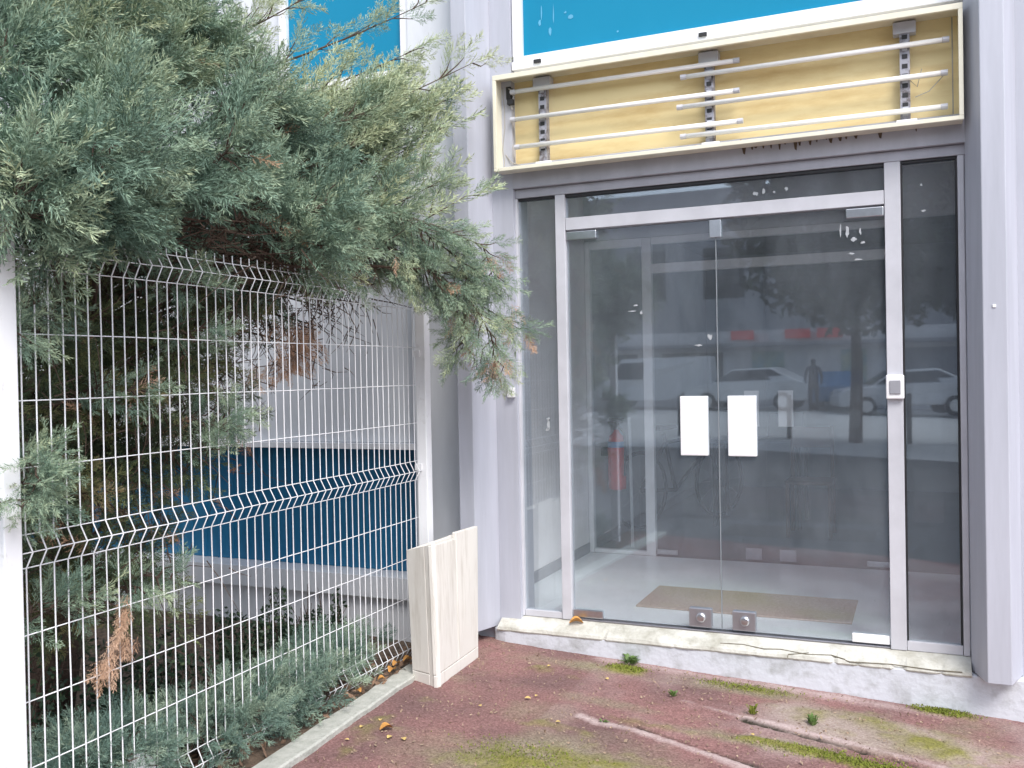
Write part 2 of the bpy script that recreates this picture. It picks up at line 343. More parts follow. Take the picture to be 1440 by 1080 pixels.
# ------------------------------------------------------------------ building
BL = thing('office_building', (1.5, 3.0, -.15), 'pale lavender clad commercial building with trapezoid pilasters and bright blue upper windows', 'building')
w = MB()
w.box(.14, .40, 2.80, 3.0, -.3, 6.0)                # strip left of the shop, carries the left pilaster
w.box(.40, 2.648, 2.862, 3.0, 2.52, 3.115)            # behind the light box
w.box(.40, 2.648, 2.862, 3.0, 4.6, 6)
w.box(2.648, 12, 2.80, 3.0, -.3, 6)
w.box(-9, 4.5, 9.1, 9.3, -.3, 6); w.box(-9.2, -9, 2.9, 9.3, -.3, 6)
w.box(-9.2, 4.9, 2.7, 9.3, 6, 6.2)
w.each('wall', M['wall'], BL)
w = MB(); w.box(-.246, .14, 2.80, 3.0, -.3, 6); w.box(-1.16, -.246, 2.862, 3.0, 1.055, 3.165); w.box(-9, -1.16, 2.862, 3.0, 1.055, 6)     # left bay and pilaster strip, in the lightened cladding
w.box(-1.16, -.246, 2.862, 3.0, 4.6, 6); w.box(-9, -.246, 2.84, 3.0, -.3, .135); w.each('bay_wall', M['baywall'], BL)
PIL = [(.068, 2.80), (.128, 2.612), (.218, 2.612), (.276, 2.80)]
MB().prism(PIL, .05, 6).build('pilaster', M['wall'], BL, .004)
PIR = [(2.643, 2.80), (2.700, 2.617), (2.796, 2.617), (2.853, 2.80)]
MB().prism(PIR, .052, 6).build('pilaster', M['wall'], BL, .004)
# plinth with tapering left end; its foot follows the sloping ground
pp = [(.235, 2.80), (.262, 2.752), (.33, 2.735), (12, 2.735), (12, 2.80)]
MB().prism(pp, -.3, .046).build('plinth', M['plinth'], BL, .008)
# worn stone sill: a cross section with a chipped front edge
sb = MB(); xs = np.arange(.285, 2.646, .018); R = []
for x in xs:
    n = float(fbm(np.array([x * 9.]), np.array([.3]), 55)[0]) - .5; n2 = float(fbm(np.array([x * 22.]), np.array([4.3]), 57)[0]) - .5
    chip = max(0, n2 - .14) * .09
    yf = 2.728 + n * .01 + chip; zt = .058 + n * .012 - chip * .3
    R.append([(x, yf + .004, .036), (x, yf, .044), (x, yf + .006, zt), (x, 2.79, .088 + n2 * .006), (x, 2.832, .104 + n2 * .003), (x, 2.90, .104), (x, 2.90, .03)])
k = 7; sb.v = [p for r_ in R for p in r_]
sb.f = [(k * i + j, k * i + k + j, k * i + k + j + 1, k * i + j + 1) for i in range(len(R) - 1) for j in range(k - 1)] + [tuple(range(k))[::-1], tuple(range(k * (len(R) - 1), k * len(R)))]
sb.build('sill', M['sill'], BL)
ck = MB()
for path in ([(1.50, .075), (1.62, .078), (1.72, .070), (1.80, .074), (1.92, .066), (2.03, .071), (2.1, .062)], [(1.83, .046), (1.84, .060), (1.93, .071)], [(2.05, .070), (2.13, .055), (2.3, .061), (2.48, .055), (2.6, .058)]):
    ck.tube([(x + rng.normal(0, .006), 2.725 + max(0, (z - .058)) * 2.0 + .005, z) for x, z in path], .0026, 4)
ck.each('sill_crack', M['crackline'], BL)
# lintel strip above the door frame and its lower profile
B('lintel', 'lint', BL, .40, 2.648, 2.795, 2.862, 2.468, 2.60)
B('head_profile', 'lint', BL, .402, 2.646, 2.825, 2.90, 2.418, 2.466)
st = MB()
for x in list(np.arange(1.65, 2.2, .035)) + [2.3, 2.45]:
    x = x + rng.normal(0, .01); h = abs(rng.normal(.012, .014)) + .004; ww = .004 + rng.random() * .008
    st.add([(x - ww, 2.7935, 2.556), (x + ww, 2.7935, 2.556), (x + ww * .5, 2.7935, 2.552 - h), (x - ww * .4, 2.7935, 2.552 - h * .8)], [(0, 3, 2, 1)])
st.each('black_streak', M['grime'], BL)
# upper windows: frame, blue panel, latch caps
def window(x0, x1, zb, caps):
    f = MB()
    f.box(x0, x1, 2.80, 2.88, zb, zb + .045); f.box(x0 + .004, x1 - .004, 2.815, 2.88, zb + .047, zb + .075)
    f.box(x0, x0 + .055, 2.815, 2.88, zb + .075, 4.6); f.box(x1 - .055, x1, 2.815, 2.88, zb + .075, 4.6)
    o = f.build('upper_window', M['wframe'], BL, .003)
    B('blue_panel', 'blue', o, x0 + .055, x1 - .055, 2.845, 2.875, zb + .077, 4.6)
    c = MB()
    for x in caps: c.box(x - .02, x + .02, 2.789, 2.80, zb + .018, zb + .036)
    c.each('drain_cap', M['dark'], o)
    if x0 > 0:
        sm = MB()
        for x, z, a, b in ((.57, 3.42, .004, .035), (.64, 3.40, .004, .05), (.74, 3.37, .018, .012), (.56, 3.37, .008, .02), (.71, 3.40, .008, .006), (1.0, 3.25, .007, .005), (.62, 3.31, .01, .02)):
            ang = np.linspace(0, 2 * np.pi, 9)[:-1]
            sm.add([(x + a * math.cos(t) * rng.uniform(.6, 1.3), 2.8435, z + b * math.sin(t) * rng.uniform(.6, 1.3)) for t in ang], [tuple(range(8))])
        sm.each('paint_smudge', M['pale_smudge'], o)
M['pale_smudge'] = mat('pale_smudge', (.10, .38, .58), .6)
window(.405, 2.645, 3.118, (.56, 1.46))
window(-1.16, -.248, 3.165, (-.30, -.40))
# left bay: recessed blue cladding under a white trim, grey ledge under it
B('white_trim', 'wframe', BL, -9, -.25, 2.81, 2.862, 1.018, 1.053)
cp = []
for x in np.arange(-8.98, -.36, .115): cp += [(x, 2.97), (x + .004, 2.957), (x + .014, 2.957), (x + .018, 2.97)]
MB().prism([(-9, 2.99), (-9, 2.97)] + cp + [(-.25, 2.97), (-.25, 2.99)], .27, 1.06).build('blue_cladding', M['blued'], BL)
B('stone_ledge', 'baywall', BL, -9, -.25, 2.79, 2.99, .14, .268)
B('door_bell', 'wframe', BL, .352, .392, 2.772, 2.80, 1.32, 1.375, bevel=.004)
# interior of the lobby and the room behind
MB().box(-3, 4.5, 2.902, 4.688, .02, .106).build('floor', M['ifloor'], BL)
MB().box(-3, 4.5, 4.689, 9, .02, .104).build('floor', M['ifloor2'], BL)
iw = MB(); iw.box(.0, .155, 3.0, 4.69, .106, 2.749); iw.box(3.1, 3.25, 3.0, 4.69, .106, 2.749); iw.each('lobby_wall', M['lobby'], BL)
iw = MB(); iw.box(.0, .155, 4.75, 9, .106, 2.75)
iw.box(4.5, 4.7, 3.0, 9.1, -.3, .9); iw.box(4.5, 4.7, 3.0, 9.1, 2.75, 6); iw.box(4.5, 4.7, 3.0, 6.4, .9, 2.75); iw.box(4.5, 4.7, 7.3, 9.1, .9, 2.75); iw.box(.0, 4.5, 9, 9.1, .106, 2.75); iw.box(3.1, 4.5, 4.69, 4.75, .106, 2.75); iw.box(.155, 3.1, 4.69, 4.75, 2.42, 2.75)  # opening in the unseen right wall is added to let daylight in
iw.each('interior_wall', M['iwall'], BL)
MB().box(.0, 4.5, 4.75, 9.1, 2.75, 2.85).build('ceiling', M['ceil'], BL); MB().box(.0, 4.5, 3.0, 4.749, 2.75, 2.85).build('ceiling', M['lobby'], BL)
sk = MB(); sk.box(.155, .165, 4.76, 8.99, .107, .19); sk.box(.156, .164, 3.0, 4.68, .107, .18); sk.each('skirting_board', M['greyplastic'], BL)

# ------------------------------------------------------------------ glazed entrance
EN = thing('glazed_entrance', (1.5, YF, .105), 'closed double glass shop entrance in pale aluminium frame with two white push plates', 'entrance')
def post(x0, x1, y0=2.825, y1=2.885, z0=.106, z1=2.417): return B('post', 'frame', EN, x0, x1, y0, y1, z0, z1, bevel=.003)
post(.634, .690); 
PR = post(2.300, 2.371)
post(.398, .412, z0=.106); post(2.614, 2.642)
B('transom_bar', 'frame', EN, .692, 2.298, 2.828, 2.882, 2.222, 2.288)
B('bottom_rail', 'frame', EN, .414, .632, 2.832, 2.878, .106, .140); B('bottom_rail', 'frame', EN, 2.373, 2.612, 2.832, 2.878, .106, .150)
B('top_gasket', 'dark', EN, .692, 2.298, 2.835, 2.875, 2.400, 2.416); B('side_gasket', 'dark', EN, 2.373, 2.380, 2.835, 2.875, .152, 2.402)
B('side_gasket', 'dark', EN, 2.604, 2.612, 2.835, 2.875, .152, 2.402); B('side_gasket', 'dark', EN, .392, .398, 2.83, 2.87, .106, 2.415)
B('top_gasket', 'dark', EN, 2.373, 2.612, 2.835, 2.875, 2.404, 2.416); B('top_gasket', 'dark', EN, .414, .632, 2.835, 2.875, 2.404, 2.416)
B('side_pane', 'glass', EN, .413, .633, 2.851, 2.859, .141, 2.403, bevel=0); B('side_pane', 'glass', EN, 2.381, 2.603, 2.851, 2.859, .151, 2.403, bevel=0)
B('transom_pane', 'glass', EN, .691, 2.299, 2.851, 2.859, 2.289, 2.399, bevel=0)
def leaf(x0, x1, hs, hx, lx):
    d = B('door', 'glass', EN, x0, x1, 2.850, 2.860, .122, 2.214, bevel=0)
    B('push_plate', 'whiteplate', d, hx - .071, hx + .071, 2.835, 2.8495, 1.012, 1.318, bevel=.004)
    B('push_plate', 'whiteplate', d, hx - .071, hx + .071, 2.8605, 2.875, 1.012, 1.318, bevel=.004)
    p = MB().box(lx - .058, lx + .058, 2.836, 2.8495, .126, .224).build('floor_lock', M['greysteel'], d, .004)
    MB().box(lx - .058, lx + .058, 2.8605, 2.874, .126, .224).build('floor_lock', M['greysteel'], d, .004)
    k = MB().lathe([(.024, 0), (.024, .010), (.018, .016), (.006, .018)], (0, 0, 0), 20)
    k.v = [(lx + .005 + a, 2.836 - c, .178 + b) for a, b, c in k.v]; k.build('lock_cylinder', M['steel'], d, smooth=False)
    xa, xb = (x0, x0 + .17) if hs < 0 else (x1 - .17, x1)
    B('hinge_patch', 'steel' if hs < 0 else 'whiteplate', d, xa, xb, 2.832, 2.8495, .123, .165, bevel=.004)
    B('hinge_patch', 'steel', d, xa, xb, 2.832, 2.8495, 2.168, 2.213, bevel=.004)
M['greysteel'] = mat('satin_patch', (.42, .42, .46), .35, .06, 20, metal=.8)
leaf(.694, 1.494, -1, 1.372, 1.388); leaf(1.500, 2.296, 1, 1.616, 1.610)
B('door_seal', 'sealm', EN, 1.4952, 1.4988, 2.848, 2.862, .124, 2.21, bevel=0)
B('top_lock', 'steel', EN, 1.468, 1.526, 2.834, 2.8485, 2.125, 2.214)
B('top_lock', 'steel', EN, 1.468, 1.526, 2.862, 2.876, 2.125, 2.214)
# card reader on the right post
rd = B('card_reader', 'whiteplate', EN, 2.296, 2.376, 2.800, 2.824, 1.298, 1.412, bevel=.006)
B('reader_window', 'greyplastic', rd, 2.312, 2.360, 2.794, 2.7995, 1.322, 1.386, bevel=.003)
B('threshold_strip', 'greysteel', EN, .692, 2.298, 2.834, 2.882, .1065, .114)
# old adhesive and splash marks on the glass
M['smear'] = mat('adhesive_smear', (.40, .42, .44), .7, .2, 60)
for x, z, a, b_ in ((2.13, 2.11, .010, .030), (2.10, 2.12, .006, .035), (2.16, 2.07, .016, .012), (2.19, 2.10, .005, .02), (2.20, 2.05, .012, .007), (2.15, 2.00, .018, .006), (2.18, 1.97, .024, .005), (1.70, 2.33, .012, .012), (1.74, 2.34, .007, .016), (1.85, 2.34, .008, .012), (1.79, 2.33, .006, .007),
                    (.565, 1.17, .009, .03), (.555, 1.14, .012, .008), (.56, 1.20, .012, .007), (2.46, 2.30, .006, .006), (2.47, 2.18, .012, .006), (1.07, 1.80, .016, .004), (1.10, 1.76, .006, .012), (1.05, 1.77, .022, .003), (1.46, 1.62, .012, .02), (1.40, 1.58, .02, .006)):
    n_ = 12; ang = np.linspace(0, 2 * np.pi, n_ + 1)[:-1]; q = MB()
    pts = [(x + a * math.cos(t_) * (k_ := rng.uniform(.45, 1.25)), z + b_ * math.sin(t_) * k_) for t_ in ang]
    y = 2.8488 if x < .63 or x > 2.38 or z > 2.28 else 2.8478
    q.add([(p_[0], y, p_[1]) for p_ in pts] + [(p_[0], y + .001, p_[1]) for p_ in pts], [tuple(range(n_)), tuple(range(n_, 2 * n_))[::-1]] + [(i, n_ + i, n_ + (i + 1) % n_, (i + 1) % n_) for i in range(n_)])
    q.build('adhesive_mark', M['smear'], EN)
B('screw_cap', 'whiteplate', BL, 2.738, 2.752, 2.612, 2.6168, 1.70, 1.714)

# ------------------------------------------------------------------ light box
LB = thing('sign_box', (1.49, 2.78, 2.55), 'open cream sign box with yellowed back, three grey brackets and six bare fluorescent tubes', 'sign box')
X0, X1, Z0, Z1, Y0, Y1 = .337, 2.637, 2.552, 3.066, 2.70, 2.861
f = MB(); t = .004; lip = .016
f.box(X0, X1, Y0, Y1, Z1 - t, Z1); f.box(X0, X1, Y0, Y1, Z0, Z0 + t)
f.box(X0, X0 + t, Y0, Y1, Z0 + t, Z1 - t); f.box(X1 - t, X1, Y0, Y1, Z0 + t, Z1 - t)
f.box(X0 - .003, X1 + .003, Y0 - .006, Y0 + .012, Z0 - .003, Z0 + lip); f.box(X0 - .003, X1 + .003, Y0 - .006, Y0 + .012, Z1 - lip - .008, Z1 + .003)
f.box(X0 - .003, X0 + lip, Y0 - .006, Y0 + .012, Z0 + lip, Z1 - lip - .008); f.box(X1 - lip, X1 + .003, Y0 - .006, Y0 + .012, Z0 + lip, Z1 - lip - .008)
f.build('box_frame', M['cream'], LB, .002)
B('back_panel', 'yellow', LB, X0 + t, X1 - t, 2.848, 2.8605, Z0 + t, Z1 - t, bevel=0)
for x in (.582, 1.486, 2.398):
    b = MB(); b.box(x - .022, x + .022, 2.800, 2.812, 2.60, 3.06); b.box(x - .022, x - .017, 2.812, 2.848, 2.60, 3.06); b.box(x + .017, x + .022, 2.812, 2.848, 2.60, 3.06)
    o = b.build('bracket', M['bracket'], LB, .001)
    g = MB().box(x - .05, x + .05, 2.790, 2.846, 3.0, 3.055); g.build('top_clamp', M['wall2'], o, .003)
    g = MB().box(x - .04, x + .05, 2.785, 2.846, 2.5565, 2.60); g.build('foot_clamp', M['wframe'], o, .003)
    d = MB()
    for z in np.arange(2.66, 3.0, .045): d.box(x - .012, x + .012, 2.7975, 2.7998, z, z + .02)
    d.each('slot', M['dark'], o)
for a, b in (((.405, 2.992), (1.643, 2.985)), ((.402, 2.842), (1.641, 2.836)), ((.424, 2.690), (1.656, 2.684)), ((1.347, 2.940), (2.587, 2.940)), ((1.326, 2.790), (2.579, 2.790)), ((1.341, 2.640), (2.577, 2.636))):
    o = MB().tube([(a[0] + .03, 2.78, a[1]), (b[0] - .03, 2.78, b[1])], .0125, 12).build('fluorescent_tube', M['tube'], LB, smooth=False)
    o.data.shade_smooth()
    e = MB().tube([(a[0], 2.78, a[1]), (a[0] + .029, 2.78, a[1])], .014, 10); e.tube([(b[0] - .029, 2.78, b[1]), (b[0], 2.78, b[1])], .014, 10); e.each('lamp_holder', M['frame'], o)
    c = MB()
    for x in (.582, 1.486, 2.398):
        if a[0] < x < b[0]: c.box(x - .012, x + .012, 2.793, 2.80, a[1] - .02, a[1] + .02)
    c.each('tube_clip', M['wall2'], o)
c = MB()
def wig(pts, r=.003): c.tube(pts, r, 5)
for k in range(5):
    x = .352 + .012 * k; wig([(x + rng.normal(0, .006), 2.80 + .006 * k, z) for z in np.linspace(2.575, 3.03, 9)])
wig([(.37, 2.80, 3.03), (.40, 2.79, 3.01), (.42, 2.79, 2.97), (.40, 2.79, 2.93), (.41, 2.79, 2.90)], .005); wig([(.36, 2.8, 2.66), (.40, 2.79, 2.61), (.47, 2.80, 2.585), (.56, 2.81, 2.58)])
wig([(2.44, 2.80, 2.70), (2.50, 2.80, 2.72), (2.57, 2.79, 2.79)], .002); wig([(2.42, 2.8, 2.78), (2.45, 2.81, 2.75), (2.47, 2.81, 2.83)], .002); wig([(2.6, 2.82, 2.6), (2.6, 2.82, 3.05)])
c.each('cable', M['cable'], LB)
jb = MB().box(.385, .42, 2.77, 2.80, 2.925, 2.955).box(.372, .40, 2.79, 2.84, 2.96, 3.03); jb.each('junction_block', M['dark'], LB, .004)
d = MB(); 
for k in range(120):
    x = rng.uniform(.5, 2.6); s_ = rng.uniform(.005, .02); y = rng.uniform(2.78, 2.845); h = rng.uniform(.012, .042)
    d.hexa([(x - s_, y - s_, Z0 + t), (x + s_, y - s_ * .6, Z0 + t), (x + s_ * .8, y + s_, Z0 + t), (x - s_, y + s_ * .7, Z0 + t)], [(x - s_ * .4, y - s_ * .3, Z0 + t + h), (x + s_ * .4, y - s_ * .3, Z0 + t + h), (x + s_ * .3, y + s_ * .4, Z0 + t + h), (x - s_ * .4, y + s_ * .4, Z0 + t + h)])
tag(d.build('debris', M['debris'], LB), kind='stuff')
M_ = 0

# ------------------------------------------------------------------ inner entrance + things in the lobby and the room
IN = thing('inner_entrance', (1.2, 4.72, .107), 'second glazed partition with double doors at the back of the lobby', 'entrance')
for x0, x1 in ((.157, .192), (.594, .662), (2.245, 2.31), (3.06, 3.098)): B('post', 'iframe', IN, x0, x1, 4.69, 4.75, .107, 2.418)
B('transom_bar', 'iframe', IN, .664, 2.243, 4.692, 4.748, 2.16, 2.225); B('head_rail', 'iframe', IN, .194, .592, 4.692, 4.748, 2.36, 2.418)
B('head_rail', 'iframe', IN, .664, 2.243, 4.692, 4.748, 2.37, 2.418); B('bottom_rail', 'iframe', IN, .194, .592, 4.692, 4.748, .107, .135)
B('side_pane', 'iglass', IN, .193, .593, 4.716, 4.724, .136, 2.359, bevel=0); B('side_pane', 'iglass', IN, 2.311, 3.059, 4.716, 4.724, .109, 2.417, bevel=0)
B('transom_pane', 'iglass', IN, .663, 2.244, 4.716, 4.724, 2.226, 2.369, bevel=0)
for x0, x1, lx, xa in ((.666, 1.452, 1.36, .67), (1.458, 2.24, 1.59, 2.10)):
    d = B('door', 'iglass', IN, x0, x1, 4.715, 4.725, .118, 2.155, bevel=0)
    B('floor_lock', 'greysteel', d, lx - .055, lx + .055, 4.70, 4.7145, .12, .20); B('hinge_patch', 'steel', d, xa, xa + .15, 4.70, 4.7145, .12, .155)
    B('pull_plate', 'whiteplate', d, lx - .05, lx + .05, 4.70, 4.7145, 1.05, 1.3)
dm = MB().prism([(.935, 3.215), (2.10, 3.215), (2.10, 3.742), (.935, 3.742)], .1065, .1165)
tag(dm.build('door_mat', M['mat'], None, .003), 'brown coir doormat lying on the grey lobby floor behind the glass doors', 'doormat')
FE = thing('fire_extinguisher', (.27, 5.05, .53), 'red fire extinguisher with a blue label hanging on the room wall', 'fire extinguisher')
MB().lathe([(.03, 0), (.068, .015), (.07, .05), (.07, .36), (.055, .42), (.025, .45), (.02, .47)], (.27, 5.05, .53), 24).build('cylinder', M['red'], FE, smooth=True)
MB().lathe([(.0715, .0), (.0715, .045)], (.27, 5.05, .865), 24).build('label_band', M['lblue'], FE)
v = MB().box(.25, .29, 5.03, 5.07, 1.0, 1.05).box(.20, .32, 5.04, 5.06, 1.05, 1.066).box(.21, .33, 5.04, 5.06, 1.08, 1.092); v.build('valve', M['black'], FE, .003)
MB().tube([(.29, 5.03, 1.03), (.35, 4.99, .98), (.36, 4.98, .85), (.35, 4.99, .65)], .009, 8).build('hose', M['black'], FE)
MB().box(.156, .20, 5.0, 5.1, .80, .86).build('wall_hook', M['black'], FE)
tag(MB().tube([(.40, 5.0, .107), (.395, 5.0, .6), (.39, 5.0, 1.1)], .012, 10).build('white_pole', M['whiteplate']), 'thin white pole standing in front of the fire extinguisher', 'pole')
def ring(b, c, R, r, ax, n=28, m=6):
    P = [];
    for i in range(n):
        a = 2 * math.pi * i / n
        for j in range(m):
            t_ = 2 * math.pi * j / m; q = R + r * math.cos(t_)
            P.append(tuple(Vector(c) + ax * (q * math.cos(a)) + Vector((0, 0, 1)) * (q * math.sin(a)) + ax.cross(Vector((0, 0, 1))) * (r * math.sin(t_))))
    b.add(P, [(i * m + j, ((i + 1) % n) * m + j, ((i + 1) % n) * m + (j + 1) % m, i * m + (j + 1) % m) for i in range(n) for j in range(m)])
def bicycle(x, y, ang, label):
    ax = Vector((math.cos(ang), math.sin(ang), 0)); o = Vector((x, y, .107)); up = Vector((0, 0, 1))
    T = thing('bicycle', o, label, 'bicycle')
    Pt = lambda a, z: o + ax * a + up * z
    for a in (-.52, .52):
        b = MB(); ring(b, Pt(a, .335), .32, .016, ax); wl = b.build('wheel', M['tyre'], T)
        s_ = MB()
        for k in range(12):
            t_ = math.pi * 2 * k / 12; s_.tube([Pt(a, .335), Pt(a + .31 * math.cos(t_), .335 + .31 * math.sin(t_))], .0022, 4)
        s_.each('spoke', M['steel'], wl)
    b = MB()
    for p, q in (((-.52, .335), (-.08, .30)), ((-.08, .30), (-.22, .80)), ((-.52, .335), (-.2, .72)), ((-.2, .72), (.36, .76)), ((-.08, .30), (.38, .66)), ((.34, .86), (.42, .55)), ((.42, .55), (.52, .335))):
        b.tube([Pt(*p), Pt(*q)], .017, 8)
    b.build('frame', M['black'], T)
    h = MB(); n_ = ax.cross(up); h.tube([Pt(.34, .86), Pt(.33, .98)], .013, 8); h.tube([Pt(.33, .98) - n_ * .28, Pt(.36, .99), Pt(.33, .98) + n_ * .28], .013, 8); h.build('handlebar', M['black'], T)
    MB().hexa([Pt(-.34, .83) - n_ * .07, Pt(-.06, .84) - n_ * .02, Pt(-.06, .84) + n_ * .02, Pt(-.34, .83) + n_ * .07], [Pt(-.34, .88) - n_ * .06, Pt(-.06, .87) - n_ * .015, Pt(-.06, .87) + n_ * .015, Pt(-.34, .88) + n_ * .06]).build('saddle', M['black'], T, .01)
bicycle(.50, 6.2, math.radians(62), 'black bicycle leaning against the room wall beyond the fire extinguisher')
tb = thing('table', (1.15, 6.4, .107), 'grey table with black legs in the dim room behind the glass', 'table')
B('tabletop', 'greyplastic', tb, .75, 1.55, 6.1, 6.75, .82, .85)
for x in (.80, 1.50):
    for y in (6.15, 6.70): MB().tube([(x, y, .107), (x, y, .82)], .018, 8).build('leg', M['black'], tb)
ch = thing('chair', (1.62, 5.9, .107), 'small brown wooden chair beside the grey table', 'chair')
B('seat', 'wood', ch, 1.44, 1.80, 5.72, 6.08, .53, .56)
for x in (1.46, 1.78):
    for y in (5.74, 6.06): MB().tube([(x, y, .107), (x, y, .53)], .016, 8).build('leg', M['wood'], ch)
bk = MB().box(1.45, 1.48, 6.05, 6.08, .56, .98).box(1.76, 1.79, 6.05, 6.08, .56, .98).box(1.48, 1.76, 6.055, 6.075, .80, .97); bk.build('backrest', M['wood'], ch, .004)
tag(MB().box(1.18, 1.5, 6.2, 6.5, .851, .855).hexa([(1.2, 6.5, .855), (1.5, 6.5, .855), (1.5, 6.508, .855), (1.2, 6.508, .855)], [(1.2, 6.58, 1.06), (1.5, 6.58, 1.06), (1.5, 6.588, 1.06), (1.2, 6.588, 1.06)]).build('laptop', M['black']), 'open black laptop on the grey table', 'laptop')

# ------------------------------------------------------------------ wire fence
FN = thing('wire_fence', (.0, 1.15, 0), 'white welded wire fence panel with V folds between two square white posts', 'fence')
zz = [0, .05, .1, .3, .5, .7, .9, .95, 1.0, 1.2, 1.4, 1.6, 1.8, 1.85, 1.9]
def fx(z): return .028 if any(abs(z - q) < .001 for q in (.05, .95, 1.85)) else 0
p = MB()
for i in range(-1, 49):
    y = .05 * i; r = rng.normal(0, .0012)
    p.tube([(fx(z) + r * (0 if z in (0, 1.9) else 1), y + rng.normal(0, .0008), z) for z in zz] + [(0, y, 1.93)], .0024, 6)
for z in zz: p.tube([(fx(z) - .0045 + rng.normal(0, .0007), y, z + rng.normal(0, .0008)) for y in np.linspace(-.06, 2.40, 12)], .002, 6)
o = p.build('wire_panel', M['fence'], FN); o.data.shade_smooth()
for x0, x1, y0, y1, zt in ((-.006, .052, -.112, -.052, 1.96), (-.004, .054, 2.385, 2.445, 1.80)):
    o = B('post', 'fence', FN, x0, x1, y0, y1, -.08, zt, bevel=.004)
    MB().box(x0 - .003, x1 + .003, y0 - .003, y1 + .003, zt + .001, zt + .02).build('post_cap', M['fence'], o, .006)
    cb = MB()
    for z in (.25, .95, 1.55): cb.box(x0 - .010, x1 + .002 - .03, y0 - .008, y0 - .001, z, z + .035)
    cb.each('clamp', M['wframe'], o)
# ------------------------------------------------------------------ wooden box leaning by the fence post
BX = thing('wooden_box', (.24, 2.2, -.02), 'tall pale painted wooden box standing on the ground against the fence post', 'wooden box')
A0, B0, C0, D0 = Vector((.172, 1.985, -.025)), Vector((.335, 1.932, -.028)), Vector((.312, 2.43, -.025)), Vector((.150, 2.47, -.022))
A1, B1, C1, D1 = Vector((.150, 1.985, .607)), Vector((.318, 1.932, .655)), Vector((.322, 2.43, .642)), Vector((.140, 2.47, .60))
def L(a, b, t_): return a + (b - a) * t_
def panel(name, p0, p1, q0, q1, th, z0=0., z1=1., bev=.003):   # p bottom edge, q top edge; thickness inwards
    n_ = (p1 - p0).cross(q0 - p0).normalized() * th
    a, b_, c_, d_ = L(p0, q0, z0), L(p1, q1, z0), L(p1, q1, z1), L(p0, q0, z1)
    return MB().hexa([a, b_, b_ - n_, a - n_], [d_, c_, c_ - n_, d_ - n_]).build(name, M['box'], BX, bev)
ins = .004
panel('front_board', A0, L(A0, B0, .70), A1, L(A1, B1, .70), .018, .085)
panel('corner_post', L(A0, B0, .715), L(A0, B0, .985), L(A1, B1, .715), L(A1, B1, .985), .03, .0)
panel('foot_board', A0, L(A0, B0, .70), A1, L(A1, B1, .70), .02, 0, .08)
panel('side_board', B0, L(B0, C0, .50), B1, L(B1, C1, .50), .02, .09, .985)
panel('side_board', L(B0, C0, .508), C0, L(B1, C1, .508), C1, .022, .09, 1.03)
panel('foot_board', B0, C0, B1, C1, .019, 0, .086)
panel('back_board', C0, D0, C1, D1, .018); panel('left_board', D0, A0, D1, A1, .018)
tpv = [L(A1, A0, .012), L(B1, B0, .03), L(C1, C0, .03), L(D1, D0, .012)]
ctr = sum(tpv, Vector()) / 4; tpv = [L(q, ctr, .13) for q in tpv]
MB().hexa([q - Vector((0, 0, .015)) for q in tpv], tpv).build('top_board', M['box'], BX)

# ------------------------------------------------------------------ foliage
def template(r, nb=18, ns=7, flat=.5):
    """feathery conifer spray along +Y, about unit length; returns quads (n,4,3)"""
    Q = []
    def blade(p, d, ln, w_):
        d = d / np.linalg.norm(d); a = np.cross(d, r.normal(0, 1, 3)); a /= np.linalg.norm(a) + 1e-9
        Q.append([p, p + d * ln * .45 + a * w_, p + d * ln, p + d * ln * .45 - a * w_])
    bow = r.normal(0, .12, 2)
    ax = lambda t: np.array([bow[0] * t * t, t, bow[1] * t * t])
    for i in range(nb):
        t = .08 + .9 * i / nb; p = ax(t); s = 1 if i % 2 else -1; a = math.radians(r.uniform(30, 52)); ro = r.normal(0, flat)
        d = np.array([s * math.sin(a) * math.cos(ro), math.cos(a), math.sin(a) * math.sin(ro)])
        ln = .42 * (1 - .62 * t) * r.uniform(.75, 1.2)
        for k in range(ns):
            u = (k + .5) / ns; e = r.normal(0, .45, 3); sd_ = np.array([1, 0, 0]) * (1 if k % 2 else -1)
            blade(p + d * ln * u, d + .55 * sd_ * np.array([1, .3, 1]) + e * .5, .12 * (1.15 - .4 * u), .0088)
        blade(p + d * ln * .1, d, ln * 1.0, .008)
    for k in range(4): blade(ax(.8 + .05 * k), np.array([0, 1, 0]) + r.normal(0, .25, 3), .16, .012)
    for k in range(5): blade(ax(k / 5), ax((k + 1) / 5) - ax(k / 5), .22, .009)
    return np.array(Q)
TPL = [template(rng) for _ in range(8)]
TPS = [template(rng, 12, 3, .3) for _ in range(5)]
class Fol:
    def __init__(s): s.V = []; s.T = []
    def spray(s, pos, d, size, tint, tpl=None):
        d = np.asarray(d, float); d /= np.linalg.norm(d) + 1e-9
        a = np.cross(d, rng.normal(0, 1, 3)); a /= np.linalg.norm(a); b = np.cross(a, d)
        R_ = np.stack([a, d, b], 1); q = tpl[rng.integers(len(tpl))] if tpl else TPL[rng.integers(len(TPL))]
        s.V.append((q.reshape(-1, 3) * size) @ R_.T + np.asarray(pos))
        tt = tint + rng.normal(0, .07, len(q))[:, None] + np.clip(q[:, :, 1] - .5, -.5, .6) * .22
        s.T.append(np.clip(tt, 0, 1).ravel())
    def build(s, name, m, parent):
        v = np.concatenate(s.V); t_ = np.concatenate(s.T)
        return np_mesh(name, v, np.arange(len(v)).reshape(-1, 4), m, parent, {'tint': t_})
def bez(p0, p1, p2, n):
    t_ = np.linspace(0, 1, n)[:, None]; return (1 - t_) ** 2 * p0 + 2 * t_ * (1 - t_) * p1 + t_ ** 2 * p2
